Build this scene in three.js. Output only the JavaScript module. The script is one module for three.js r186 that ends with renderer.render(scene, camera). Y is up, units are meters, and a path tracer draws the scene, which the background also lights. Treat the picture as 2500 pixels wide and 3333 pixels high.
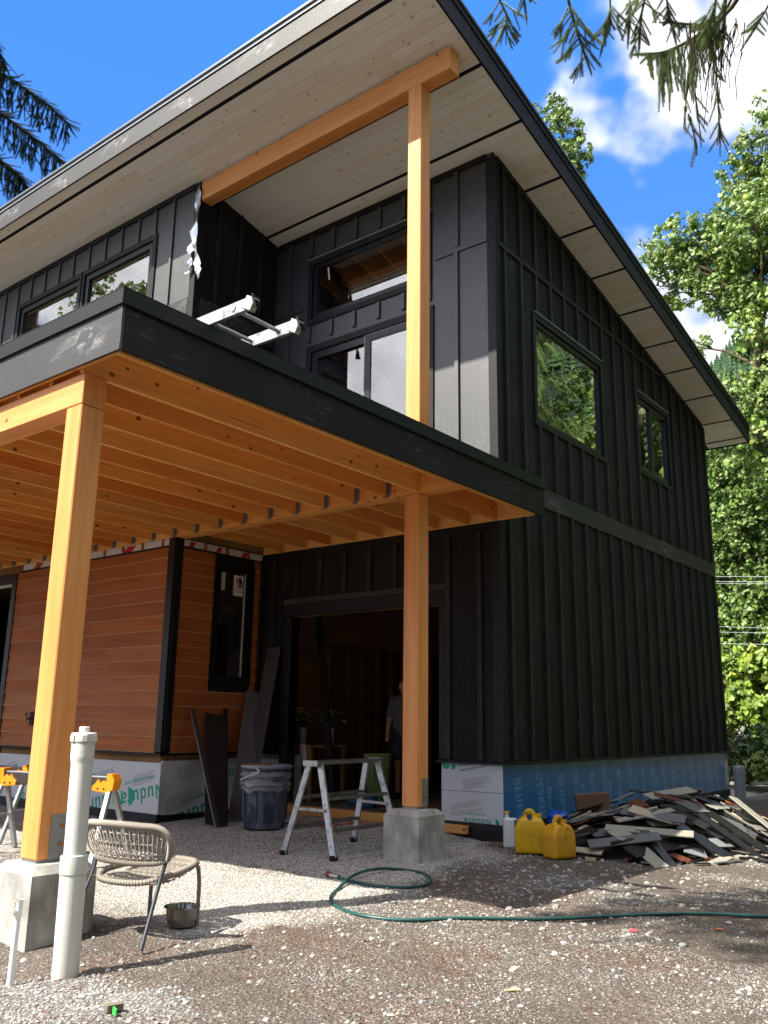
import * as THREE from 'three';
import { mergeGeometries } from 'three/addons/utils/BufferGeometryUtils.js';

// ---------------------------------------------------------------- camera, sky, sun, exposure
const scene = new THREE.Scene();
const camera = new THREE.PerspectiveCamera(61.0, 0.75, 0.05, 9000);
camera.position.set(5.286, 1.3, 8.89);
camera.rotation.set(0.23653, 0.67157, 0.0144, 'YXZ');
camera.updateMatrixWorld();
const renderer = new THREE.WebGLRenderer({ antialias: true });
renderer.toneMapping = THREE.LinearToneMapping;
renderer.toneMappingExposure = 3.4;
renderer.shadowMap.enabled = true;
const SUN_DIR = new THREE.Vector3(-0.33, 1, 0.757).normalize();
const sun = new THREE.DirectionalLight(new THREE.Color(1, 0.945, 0.84), 3.35);
sun.position.copy(SUN_DIR).multiplyScalar(60); sun.castShadow = true;
sun.shadow.mapSize.set(4096, 4096);
Object.assign(sun.shadow.camera, { left: -25, right: 25, top: 25, bottom: -25, near: 1, far: 140 });
scene.add(sun, sun.target);

// ---------------------------------------------------------------- numbers: random, noise
function RNG(seed) { let a = seed >>> 0; return () => { a = (a + 0x6D2B79F5) | 0; let t = Math.imul(a ^ (a >>> 15), 1 | a); t = (t + Math.imul(t ^ (t >>> 7), 61 | t)) ^ t; return ((t ^ (t >>> 14)) >>> 0) / 4294967296; }; }
const hsh = (x, y, z, s) => { let h = Math.imul(x, 374761393) ^ Math.imul(y, 668265263) ^ Math.imul(z, 2147483647 - 1013) ^ Math.imul(s, 974634777); h = Math.imul(h ^ (h >>> 13), 1274126177); return ((h ^ (h >>> 16)) >>> 0) / 4294967296; };
const sm = t => t * t * (3 - 2 * t), mod = (a, n) => ((a % n) + n) % n, lerp = (a, b, t) => a + (b - a) * t, clamp = (x, a = 0, b = 1) => Math.min(b, Math.max(a, x));
const ss = (a, b, x) => sm(clamp((x - a) / (b - a)));
function vn2(x, y, px, py, s) { const i = Math.floor(x), j = Math.floor(y), u = sm(x - i), v = sm(y - j); const a = mod(i, px), b = mod(i + 1, px), c = mod(j, py), d = mod(j + 1, py); return lerp(lerp(hsh(a, c, 0, s), hsh(b, c, 0, s), u), lerp(hsh(a, d, 0, s), hsh(b, d, 0, s), u), v); }
function fb2(x, y, px, py, s, o = 4) { let r = 0, w = 0.5, t = 0; for (let k = 0; k < o; k++) { r += w * vn2(x, y, px, py, s + k); t += w; x *= 2; y *= 2; px *= 2; py *= 2; w *= 0.5; } return r / t; }
function vn3(x, y, z, s) { const i = Math.floor(x), j = Math.floor(y), k = Math.floor(z), u = sm(x - i), v = sm(y - j), w = sm(z - k); const f = (a, b, c) => hsh(i + a, j + b, k + c, s); return lerp(lerp(lerp(f(0, 0, 0), f(1, 0, 0), u), lerp(f(0, 1, 0), f(1, 1, 0), u), v), lerp(lerp(f(0, 0, 1), f(1, 0, 1), u), lerp(f(0, 1, 1), f(1, 1, 1), u), v), w); }
function fb3(x, y, z, s, o = 5) { let r = 0, w = 0.5, t = 0; for (let k = 0; k < o; k++) { r += w * vn3(x, y, z, s + k); t += w; x *= 2.03; y *= 2.03; z *= 2.03; w *= 0.5; } return r / t; }
const fbw = (x, z, s, o = 3) => fb2(x + 500, z + 500, 4096, 4096, s, o);

// photograph pixel (2500 x 3333) -> direction, and its meeting point with an axis-aligned plane
const FPX = 2829.03, V3 = (x, y, z) => new THREE.Vector3(x, y, z);
const ray = (px, py) => V3(px - 1250, -(py - 1666.5), -FPX).normalize().applyQuaternion(camera.quaternion);
function hit(px, py, ax, val) { const d = ray(px, py), c = camera.position; const t = (val - c.getComponent(ax)) / d.getComponent(ax); return d.multiplyScalar(t).add(c); }
const at = (px, py, dist) => ray(px, py).multiplyScalar(dist).add(camera.position);

// ---------------------------------------------------------------- the sky: deep blue air, scattered cumulus
{
  const W = 2048, H = 1024, data = new Float32Array(W * H * 4);
  const blobs = [[2430, 210, 9, 0.95], [2120, 290, 6, 1.0], [2490, 540, 6, 0.85], [2260, 330, 5, 0.85], [2010, 240, 4.5, 1.0], [2000, 390, 3.4, 0.9], [1760, 690, 4.5, 0.34], [2010, 640, 4, 0.25], [2200, 560, 4, 0.42], [2300, 960, 7, 0.9], [1760, 10, 4, 0.45], [2250, 120, 6, 0.8]].map(([a, b, r, k]) => [ray(a, b), r * Math.PI / 180, k]);
  const d = new THREE.Vector3();
  for (let y = 0; y < H; y++) for (let x = 0; x < W; x++) {
    const th = (1 - (y + 0.5) / H) * Math.PI, ph = ((x + 0.5) / W - 0.5) * 2 * Math.PI;   // row 0 is the nadir
    d.set(Math.sin(th) * Math.cos(ph), Math.cos(th), Math.sin(th) * Math.sin(ph));
    const el = Math.max(0, d.y), hz = Math.exp(-el * 5.5);
    let r = lerp(0.020, 0.24, hz), g = lerp(0.098, 0.27, hz), b = lerp(0.335, 0.34, hz);
    if (d.y > 0) {
      const n = fb3(d.x * 6 + 7, d.y * 7 + 3, d.z * 6 + 1, 11, 5), n2 = fb3(d.x * 17, d.y * 21, d.z * 17, 41, 6);
      let cov = 0.16 + 0.24 * ss(0.35, 0.65, fb3(d.x * 1.3 + 4, d.y * 1.5 + 2, d.z * 1.3 + 9, 71, 2));
      // the left of the view is clear
      for (const [c, rad, k] of blobs) { const a = Math.acos(clamp(d.dot(c), -1, 1)) / rad; if (a < 1.6) cov = Math.max(cov, 0.37 * k * (1 - ss(0.3, 1.6, a))); }
      const clear = Math.max(0, d.dot(ray(500, 300))); cov -= 0.45 * ss(0.915, 0.975, clear); cov -= 0.10 * ss(0.988, 0.998, d.dot(ray(1720, 330))) + 0.14 * ss(0.989, 0.9985, d.dot(ray(2010, 800))) + 0.07 * ss(0.99, 0.999, d.dot(ray(2180, 680)));
      const dens = clamp((n * 0.5 + n2 * 0.5 - 0.615 + cov) * 5.2);
      const a = dens * dens * (3 - 2 * dens) * ss(0.0, 0.08, d.y);
      const ph = 0.5 + 0.5 * d.dot(SUN_DIR), s = (0.17 + 0.36 * n2 + 0.05 * n) * (0.72 + 1.05 * ph * ph);   // clouds scatter forward: brighter towards the sun, strengthened to lift the fill light
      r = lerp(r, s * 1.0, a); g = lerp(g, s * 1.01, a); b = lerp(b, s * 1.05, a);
    } else { const k = 0.5; r *= k; g *= k; b *= k; }
    const o = (y * W + x) * 4; data[o] = r; data[o + 1] = g; data[o + 2] = b; data[o + 3] = 1;
  }
  const t = new THREE.DataTexture(data, W, H, THREE.RGBAFormat, THREE.FloatType);
  t.mapping = THREE.EquirectangularReflectionMapping; t.magFilter = t.minFilter = THREE.LinearFilter; t.wrapS = THREE.RepeatWrapping; t.needsUpdate = true;
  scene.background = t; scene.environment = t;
}

// ---------------------------------------------------------------- naming and building helpers
const taken = {};
function numbered(n) { if (taken[n] === undefined) { taken[n] = 0; return n; } taken[n]++; return n + '_' + String(taken[n]).padStart(3, '0'); }
function mesh(name, geo, mat, parent) { const m = new THREE.Mesh(geo, mat); m.name = name; m.castShadow = m.receiveShadow = true; if (parent) parent.add(m); return m; }
function thing(name, label, category, pos = [0, 0, 0], turn = 0, group) { const o = new THREE.Group(); o.name = numbered(name); o.position.set(...pos); o.rotation.y = turn; o.userData = { label, category }; if (group) o.userData.group = group; scene.add(o); return o; }
function single(name, geo, mat, label, category, group) { const m = mesh(numbered(name), geo, mat, scene); m.userData = { label, category }; if (group) m.userData.group = group; return m; }
function struct(name, geo, mat) { const m = mesh(numbered(name), geo, mat, scene); m.userData = { kind: 'structure' }; return m; }
let uvs = 1; const uvr = RNG(77);
// box with chamfered edges, uv in metres with u along the longest side and a random offset (44 triangles)
function cbox(sx, sy, sz, c = 0.004, off = true) {
  const h = [sx / 2, sy / 2, sz / 2]; c = Math.min(c, 0.35 * Math.min(sx, sy, sz));
  const P = [], N = [], U = [], L = [0, 1, 2].sort((a, b) => [sx, sy, sz][b] - [sx, sy, sz][a]);
  const ou = off ? uvr() * 7 : 0, ov = off ? uvr() * 5 : 0;
  const pt = (s, ax) => s.map((q, i) => q * (i === ax ? h[i] : h[i] - c));
  const uvOf = (p, n) => { const k = [0, 1, 2].reduce((a, b) => Math.abs(n[b]) > Math.abs(n[a]) ? b : a, 0); const r = L.filter(i => i !== k); return [p[r[0]] + ou + (k === L[0] ? 0.37 : 0), p[r[1]] + ov + k * 0.31 * (off ? 1 : 0)]; };
  const poly = pts => { const a = V3(...pts[0]), b = V3(...pts[1]), d = V3(...pts[2]); const n = b.sub(a).cross(d.clone().sub(a)).normalize(); const cen = pts.reduce((s, p) => [s[0] + p[0], s[1] + p[1], s[2] + p[2]], [0, 0, 0]); let q = pts; if (n.x * cen[0] + n.y * cen[1] + n.z * cen[2] < 0) { q = pts.slice().reverse(); n.negate(); } const na = [n.x, n.y, n.z]; for (let i = 1; i + 1 < q.length; i++) for (const p of [q[0], q[i], q[i + 1]]) { P.push(...p); N.push(...na); U.push(...uvOf(p, na)); } };
  for (let ax = 0; ax < 3; ax++) { const b = (ax + 1) % 3, e = (ax + 2) % 3; for (const s of [-1, 1]) poly([[-1, -1], [1, -1], [1, 1], [-1, 1]].map(([u, v]) => { const q = [0, 0, 0]; q[ax] = s; q[b] = u; q[e] = v; return pt(q, ax); })); for (const u of [-1, 1]) for (const v of [-1, 1]) { const A = [0, 0, 0]; A[b] = u; A[e] = v; const f = (s, w) => { const q = A.slice(); q[ax] = s; return pt(q, w); }; poly([f(-1, b), f(1, b), f(1, e), f(-1, e)]); } }
  for (const a of [-1, 1]) for (const b of [-1, 1]) for (const d of [-1, 1]) poly([0, 1, 2].map(ax => pt([a, b, d], ax)));
  const g = new THREE.BufferGeometry(); g.setAttribute('position', new THREE.Float32BufferAttribute(P, 3)); g.setAttribute('normal', new THREE.Float32BufferAttribute(N, 3)); g.setAttribute('uv', new THREE.Float32BufferAttribute(U, 2)); return g;
}
function boxAt(x0, x1, y0, y1, z0, z1, c = 0.004, off = true) { return cbox(Math.abs(x1 - x0), Math.abs(y1 - y0), Math.abs(z1 - z0), c, off).translate((x0 + x1) / 2, (y0 + y1) / 2, (z0 + z1) / 2); }
const B = (name, x0, x1, y0, y1, z0, z1, mat, parent, c) => mesh(name, boxAt(x0, x1, y0, y1, z0, z1, c), mat, parent);
// bar of section w x h from a to b; "up" fixes which way h points
function barGeo(a, b, w, h, up = V3(0, 1, 0), c = 0.003) {
  const d = b.clone().sub(a), l = d.length(); d.normalize(); let s = V3().crossVectors(d, up); if (s.lengthSq() < 1e-6) s = V3().crossVectors(d, V3(1, 0, 0)); s.normalize(); const u = V3().crossVectors(s, d);
  return cbox(w, h, l, c).applyMatrix4(new THREE.Matrix4().makeBasis(s, u, d.clone().negate()).setPosition(a.clone().add(b).multiplyScalar(0.5)));
}
function tube(pts, r, seg = 8, n = 0, closed = false) { const c = new THREE.CatmullRomCurve3(pts, closed, 'centripetal'); return new THREE.TubeGeometry(c, n || Math.max(4, pts.length * 4), r, seg, closed); }
// tapered tube through points (straight segments), radii from r0 to r1
function taper(pts, r0, r1, seg = 7) {
  const P = [], I = [], U = [], n = pts.length; let len = 0;
  for (let i = 0; i < n; i++) { const d = (i < n - 1 ? pts[i + 1].clone().sub(pts[i]) : pts[i].clone().sub(pts[i - 1])).normalize(); let s = V3().crossVectors(d, Math.abs(d.y) < 0.9 ? V3(0, 1, 0) : V3(1, 0, 0)).normalize(); const u = V3().crossVectors(s, d); const r = lerp(r0, r1, i / (n - 1)); if (i) len += pts[i].distanceTo(pts[i - 1]); for (let k = 0; k <= seg; k++) { const a = k / seg * 2 * Math.PI; const p = pts[i].clone().addScaledVector(s, Math.cos(a) * r).addScaledVector(u, Math.sin(a) * r); P.push(p.x, p.y, p.z); U.push(len, k / seg * 2 * Math.PI * r0); } }
  for (let i = 0; i < n - 1; i++) for (let k = 0; k < seg; k++) { const a = i * (seg + 1) + k, b = a + seg + 1; I.push(a, a + 1, b, a + 1, b + 1, b); }
  const g = new THREE.BufferGeometry(); g.setAttribute('position', new THREE.Float32BufferAttribute(P, 3)); g.setAttribute('uv', new THREE.Float32BufferAttribute(U, 2)); g.setIndex(I); g.computeVertexNormals(); return g;
}
const merge = gs => mergeGeometries(gs.map(g => { const q = g.index ? g.toNonIndexed() : g; for (const k of Object.keys(q.attributes)) if (!['position', 'normal', 'uv'].includes(k)) q.deleteAttribute(k); if (!q.attributes.uv) q.setAttribute('uv', new THREE.Float32BufferAttribute(new Float32Array(q.attributes.position.count * 2), 2)); return q; }));
const cyl = (r0, r1, h, seg = 20) => new THREE.CylinderGeometry(r0, r1, h, seg);
const lathe = (pts, seg = 28) => new THREE.LatheGeometry(pts.map(p => new THREE.Vector2(p[0], p[1])), seg);
// surface nets: mesh of f(x, y, z) < 0 inside the bounds
function nets(f, lo, hi, cell) {
  const n = [0, 1, 2].map(i => Math.ceil((hi[i] - lo[i]) / cell) + 1), F = new Float32Array(n[0] * n[1] * n[2]), id = (i, j, k) => (k * n[1] + j) * n[0] + i;
  for (let k = 0; k < n[2]; k++) for (let j = 0; j < n[1]; j++) for (let i = 0; i < n[0]; i++) F[id(i, j, k)] = f(lo[0] + i * cell, lo[1] + j * cell, lo[2] + k * cell);
  const vi = new Int32Array(F.length).fill(-1), P = [], I = [];
  for (let k = 0; k < n[2] - 1; k++) for (let j = 0; j < n[1] - 1; j++) for (let i = 0; i < n[0] - 1; i++) {
    let m = 0, c = 0, x = 0, y = 0, z = 0; const q = []; for (let b = 0; b < 8; b++) { const v = F[id(i + (b & 1), j + (b >> 1 & 1), k + (b >> 2))]; q.push(v); if (v < 0) m |= 1 << b; } if (m === 0 || m === 255) continue;
    for (let a = 0; a < 8; a++) for (const t of [1, 2, 4]) { const b = a | t; if (b === a) continue; if ((q[a] < 0) === (q[b] < 0)) continue; const w = q[a] / (q[a] - q[b]); x += (a & 1) + (t === 1 ? w : 0); y += (a >> 1 & 1) + (t === 2 ? w : 0); z += (a >> 2) + (t === 4 ? w : 0); c++; }
    vi[id(i, j, k)] = P.length / 3; P.push(lo[0] + (i + x / c) * cell, lo[1] + (j + y / c) * cell, lo[2] + (k + z / c) * cell);
  }
  for (let k = 1; k < n[2] - 1; k++) for (let j = 1; j < n[1] - 1; j++) for (let i = 1; i < n[0] - 1; i++) { const a = F[id(i, j, k)] < 0; const quad = (p, q, r, s, fl) => { if (fl) I.push(p, q, r, p, r, s); else I.push(p, r, q, p, s, r); };
    if (a !== (F[id(i + 1, j, k)] < 0)) quad(vi[id(i, j - 1, k - 1)], vi[id(i, j, k - 1)], vi[id(i, j, k)], vi[id(i, j - 1, k)], a);
    if (a !== (F[id(i, j + 1, k)] < 0)) quad(vi[id(i - 1, j, k - 1)], vi[id(i - 1, j, k)], vi[id(i, j, k)], vi[id(i, j, k - 1)], a);
    if (a !== (F[id(i, j, k + 1)] < 0)) quad(vi[id(i - 1, j - 1, k)], vi[id(i, j - 1, k)], vi[id(i, j, k)], vi[id(i - 1, j, k)], a); }
  const g = new THREE.BufferGeometry(); g.setAttribute('position', new THREE.Float32BufferAttribute(P, 3)); g.setAttribute('uv', new THREE.Float32BufferAttribute(P.flatMap((v, i) => i % 3 === 0 ? [v, P[i + 1]] : []), 2)); g.setIndex(I); g.computeVertexNormals(); return g;
}
const sdBox = (x, y, z, a, b, c, r) => { const q = [Math.abs(x) - a + r, Math.abs(y) - b + r, Math.abs(z) - c + r]; return Math.hypot(Math.max(q[0], 0), Math.max(q[1], 0), Math.max(q[2], 0)) + Math.min(Math.max(...q), 0) - r; };
const sdCap = (p, a, b, ra, rb) => { const d = [b[0] - a[0], b[1] - a[1], b[2] - a[2]], e = [p[0] - a[0], p[1] - a[1], p[2] - a[2]]; const t = clamp((d[0] * e[0] + d[1] * e[1] + d[2] * e[2]) / (d[0] ** 2 + d[1] ** 2 + d[2] ** 2)); return Math.hypot(e[0] - d[0] * t, e[1] - d[1] * t, e[2] - d[2] * t) - lerp(ra, rb, t); };
const smin = (a, b, k) => { const h = clamp(0.5 + 0.5 * (b - a) / k); return lerp(b, a, h) - k * h * (1 - h); };

// ---------------------------------------------------------------- textures and materials
function tex(w, h, tw, th, fn, srgb = true) {   // tw x th metres per tile; fn(u, v) in 0..1 -> [r, g, b] in 0..1
  const d = new Uint8Array(w * h * 4); for (let y = 0; y < h; y++) for (let x = 0; x < w; x++) { const c = fn((x + 0.5) / w, (y + 0.5) / h), o = (y * w + x) * 4; d[o] = clamp(c[0]) * 255; d[o + 1] = clamp(c[1]) * 255; d[o + 2] = clamp(c[2]) * 255; d[o + 3] = 255; }
  const t = new THREE.DataTexture(d, w, h); t.wrapS = t.wrapT = THREE.RepeatWrapping; t.magFilter = THREE.LinearFilter; t.minFilter = THREE.LinearMipmapLinearFilter; t.generateMipmaps = true; t.repeat.set(1 / tw, 1 / th); if (srgb) t.colorSpace = THREE.SRGBColorSpace; t.needsUpdate = true; return t;
}
const grey = v => [v, v, v], mix3 = (a, b, t) => [lerp(a[0], b[0], t), lerp(a[1], b[1], t), lerp(a[2], b[2], t)];
function canvasTex(w, h, draw) { const c = document.createElement('canvas'); c.width = w; c.height = h; const g = c.getContext('2d'); draw(g, w, h); const t = new THREE.CanvasTexture(c); t.colorSpace = THREE.SRGBColorSpace; t.magFilter = THREE.LinearFilter; t.wrapS = t.wrapT = THREE.RepeatWrapping; return t; }
function woodTex(seed, light, dark, knotC, nk, gs = 1, tw = 2.4, th = 0.6, ring = 0.5) {
  const r = RNG(seed), ks = [], cr = []; for (let i = 0; i < 7; i++) cr.push([r(), r(), 0.03 + 0.09 * r(), 0.0016 + 0.0012 * r()]); for (let i = 0; i < nk; i++) ks.push([r(), r(), 0.006 + 0.016 * r()]);
  return tex(768, 192, tw, th, (u, v) => {
    const wob = fb2(u * 6, v * 4, 6, 4, seed, 3) * 0.22; let vv = v + wob * 0.25;
    let kd = 0; for (const [a, b, s] of ks) { let du = Math.abs(u - a); du = Math.min(du, 1 - du) * tw; let dv = v - b; dv -= Math.round(dv); dv *= th; const e = Math.hypot(du * 0.8, dv) / s; vv += 0.02 * Math.exp(-e * e * 0.12) * Math.sign(dv || 1); kd = Math.max(kd, 1 - ss(0.6, 1.25, e)); }
    const g = fb2(u * 4, vv * 48 * gs, 4, 48 * gs, seed + 9, 4), g2 = fb2(u * 3, vv * 9 * gs, 3, 9 * gs, seed + 20, 3), f = vn2(u * 26, v * 180, 26, 180, seed + 31);
    const big = fb2(u * 3, v * 2, 3, 2, seed + 50, 3);
    let t = clamp(0.5 + (g - 0.5) * 1.6 * ring + (g2 - 0.5) * 1.5 * ring + (f - 0.5) * 0.22 + (big - 0.5) * 0.7); let ck = 0; for (const [a, b, l, w] of cr) { let du = Math.abs(u - a); du = Math.min(du, 1 - du); if (du > l) continue; const dv = Math.abs(v + 0.05 * (wob - 0.1) - b); ck = Math.max(ck, (1 - ss(0.4, 1, dv / (w / th * (1 - du / l)))) * 0.6); } return mix3(mix3(mix3(dark, light, t), knotC, kd * 0.85), knotC, ck);
  });
}
const std = (o) => new THREE.MeshStandardMaterial(o), phy = o => new THREE.MeshPhysicalMaterial(o);
const M = {};
const scuffTex = (() => { const R = RNG(171), st = []; for (let i = 0; i < 90; i++) st.push([R(), R(), 0.01 + 0.03 * R(), 0.4 + 0.9 * R(), R()]); return tex(768, 192, 3.2, 0.8, (u, v) => { const w = fb2(u * 7, v * 3, 7, 3, 172, 4), f = fb2(u * 46, v * 34, 46, 34, 174, 4), g = fb2(u * 22, v * 50, 22, 50, 177, 2); let d = 0.085 + 0.03 * (w - 0.5) + 0.02 * (f - 0.5); d += 0.13 * ss(0.52, 0.72, w) * ss(0.50, 0.72, f) * ss(0.35, 0.65, g); return [d, d, d * 0.99]; }); })();
const postTex = woodTex(3, [0.945, 0.655, 0.385], [0.85, 0.54, 0.275], [0.50, 0.27, 0.11], 6, 0.7, 3.1, 0.8, 0.6), joistTex = woodTex(8, [0.965, 0.755, 0.45], [0.885, 0.635, 0.325], [0.44, 0.20, 0.08], 8, 1, 2.7, 0.7, 0.75), joistTex2 = woodTex(14, [0.945, 0.715, 0.405], [0.845, 0.585, 0.28], [0.40, 0.19, 0.08], 9, 1.2, 3.3, 0.6, 0.8);
const pineTex = woodTex(21, [0.965, 0.95, 0.925], [0.935, 0.915, 0.885], [0.77, 0.72, 0.66], 14, 1, 2.9, 0.55, 0.34), pineTex2 = woodTex(24, [0.955, 0.937, 0.91], [0.925, 0.903, 0.87], [0.75, 0.70, 0.64], 17, 1.3, 3.4, 0.6, 0.36);
const plyTex = woodTex(33, [0.78, 0.63, 0.42], [0.62, 0.47, 0.28], [0.36, 0.22, 0.1], 12, 0.6, 2.4, 1.2, 0.8), studTex = woodTex(36, [0.80, 0.62, 0.40], [0.66, 0.47, 0.27], [0.4, 0.24, 0.12], 8, 1, 2.4, 0.5, 0.5);
const lapTex = woodTex(41, [0.735, 0.455, 0.22], [0.615, 0.34, 0.145], [0.46, 0.23, 0.09], 3, 0.5, 3.2, 0.6, 0.6);
const woodBump = tex(512, 256, 1.2, 0.3, (u, v) => grey(0.5 * fb2(u * 4, v * 64, 4, 64, 91, 3) + 0.5 * fb2(u * 30, v * 30, 30, 30, 92, 2)), false);
const lapBump = tex(512, 256, 1.0, 0.25, (u, v) => { const w = fb2(u * 4, v * 3, 4, 3, 60, 3) * 6; return grey(0.5 + 0.5 * Math.sin((v * 26 + w) * 2 * Math.PI * 0.5) * fb2(u * 8, v * 40, 8, 40, 61, 2)); }, false);
// black painted board: dust, scuffs and dried splashes
const blackTex = tex(512, 512, 2.0, 2.0, (u, v) => { const a = fb2(u * 5, v * 3, 5, 3, 101, 4), s = fb2(u * 90, v * 7, 90, 7, 105, 3), b = fb2(u * 26, v * 20, 26, 20, 108, 4), sp = vn2(u * 300, v * 260, 300, 260, 111); let d = 0.098 + 0.045 * (a - 0.5) + 0.085 * (s - 0.5); const patch = ss(0.60, 0.78, a) * ss(0.48, 0.70, b); d += 0.08 * patch * (0.4 + s) + 0.10 * ss(0.95, 1, sp) * ss(0.45, 0.65, a); return [d * 1.03, d, d * 0.96]; });
const dustTex = tex(640, 640, 2.0, 2.0, (u, v) => { const a = fb2(u * 4, v * 3, 4, 3, 131, 4), s = fb2(u * 120, v * 6, 120, 6, 135, 3), b = fb2(u * 40, v * 22, 40, 22, 138, 4), sp = vn2(u * 260, v * 200, 260, 200, 141); let d = 0.125 + 0.04 * (a - 0.5) + 0.075 * (s - 0.5); d += 0.07 * ss(0.52, 0.72, a) * ss(0.46, 0.72, b) + 0.22 * ss(0.91, 1, sp) * ss(0.40, 0.62, a) * ss(0.4, 0.6, s); return [d * 1.02, d, d * 0.97]; });
const fasciaTex = tex(768, 192, 3.0, 0.8, (u, v) => { const w = fb2(u * 5, v * 3, 5, 3, 151, 4), e = fb2(u * 14, v * 9, 14, 9, 155, 5), f = fb2(u * 60, v * 120, 60, 120, 158, 2); const rim = 1 - ss(0, 0.05, Math.abs(e - 0.52)); let d = 0.215 + 0.06 * (w - 0.5) + 0.06 * (f - 0.5); const k = ss(0.52, 0.70, w); d += 0.22 * rim * k + 0.09 * k * ss(0.45, 0.6, e); return [d * 1.01, d, d * 1.0]; });
const paintBump = tex(512, 512, 0.9, 0.9, (u, v) => grey(0.6 * fb2(u * 90, v * 5, 90, 5, 161, 3) + 0.4 * fb2(u * 60, v * 60, 60, 60, 164, 2)), false);
M.black = phy({ map: blackTex, roughness: 0.66, specularIntensity: 0.55, bumpMap: paintBump, bumpScale: 0.0012 });
M.dusty = phy({ map: dustTex, roughness: 0.52, ior: 1.95, bumpMap: paintBump, bumpScale: 0.0012 });
M.trim = phy({ map: blackTex, color: 0xf4f4f4, roughness: 0.55, specularIntensity: 0.7 });
M.band = phy({ map: fasciaTex, color: 0xd8d8d8, roughness: 0.6, bumpMap: paintBump, bumpScale: 0.001 });
M.scuff = phy({ map: scuffTex, roughness: 0.6, specularIntensity: 0.6 });
M.batten = phy({ map: dustTex, color: 0xffffff, roughness: 0.6, specularIntensity: 0.8 });
M.fascia = phy({ map: fasciaTex, roughness: 0.55, ior: 1.55, bumpMap: paintBump, bumpScale: 0.0015 });
M.cap = phy({ color: 0x121512, roughness: 0.55, specularIntensity: 0.7 });
M.capDark = phy({ color: 0x171615, roughness: 0.45, ior: 1.5 });
M.frame = phy({ color: 0x17181b, roughness: 0.38 });
M.post = phy({ map: postTex, roughness: 0.5, bumpMap: woodBump, bumpScale: 0.0006 });
M.joist = [std({ map: joistTex, roughness: 0.62, bumpMap: woodBump, bumpScale: 0.001 }), std({ map: joistTex2, roughness: 0.65, bumpMap: woodBump, bumpScale: 0.001 }), std({ map: joistTex, color: 0xf2ddc4, roughness: 0.64 }), std({ map: joistTex2, color: 0xf6d8b4, roughness: 0.64 }), std({ map: joistTex, color: 0xffeed8, roughness: 0.6 })];
M.pine = [std({ map: pineTex, roughness: 0.6 }), std({ map: pineTex2, roughness: 0.62 }), std({ map: pineTex, color: 0xf9f5f0, roughness: 0.6 }), std({ map: pineTex2, color: 0xfffaf4, roughness: 0.6 })];
M.ply = std({ map: plyTex, color: 0xc6baac, roughness: 0.85 }); M.stud = std({ map: studTex, color: 0xc8beb4, roughness: 0.85 });
M.lap = [0xffffff, 0xf8f0ea, 0xf0e6de, 0xfff8f2].map((c, i) => std({ map: lapTex, color: c, roughness: 0.55 + 0.04 * i, bumpMap: lapBump, bumpScale: 0.0022 }));
M.glass = phy({ color: 0xffffff, transmission: 1, thickness: 0, roughness: 0.0, ior: 2.2 });
M.galv = phy({ color: 0x9aa0a4, metalness: 0.85, roughness: 0.45 });
const alumTex = tex(256, 256, 0.4, 0.4, (u, v) => { const s = fb2(u * 40, v * 3, 40, 3, 171, 3), b = fb2(u * 9, v * 9, 9, 9, 174, 4); return grey(0.74 - 0.10 * s - 0.14 * ss(0.60, 0.72, b)); });
M.alum = phy({ map: alumTex, metalness: 0.8, roughness: 0.42 });
M.alumRung = phy({ map: alumTex, color: 0xb8b4ac, metalness: 0.7, roughness: 0.5 });
M.rubber = std({ color: 0x151515, roughness: 0.85 });
const concTex = tex(512, 512, 0.9, 0.9, (u, v) => { const a = fb2(u * 5, v * 5, 5, 5, 181, 5), f = vn2(u * 200, v * 200, 200, 200, 186), s = fb2(u * 20, v * 4, 20, 4, 190, 3), p = ss(0.955, 1, vn2(u * 46, v * 46, 46, 46, 188)); const d = 0.60 + 0.34 * (a - 0.5) + 0.07 * (f - 0.5) + 0.18 * (s - 0.5) - 0.34 * p; return [d, d * 0.985, d * 0.94]; });
M.conc = std({ map: concTex, roughness: 0.85, bumpMap: concTex, bumpScale: 0.002 });
M.slab = std({ map: concTex, color: 0xb8b2a8, roughness: 0.9 });
M.pvc = phy({ color: 0xcdcec6, roughness: 0.32 });
M.greyPvc = phy({ color: 0x8b9298, roughness: 0.5 });
M.membrane = std({ color: 0x17181a, roughness: 0.55 });

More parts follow.
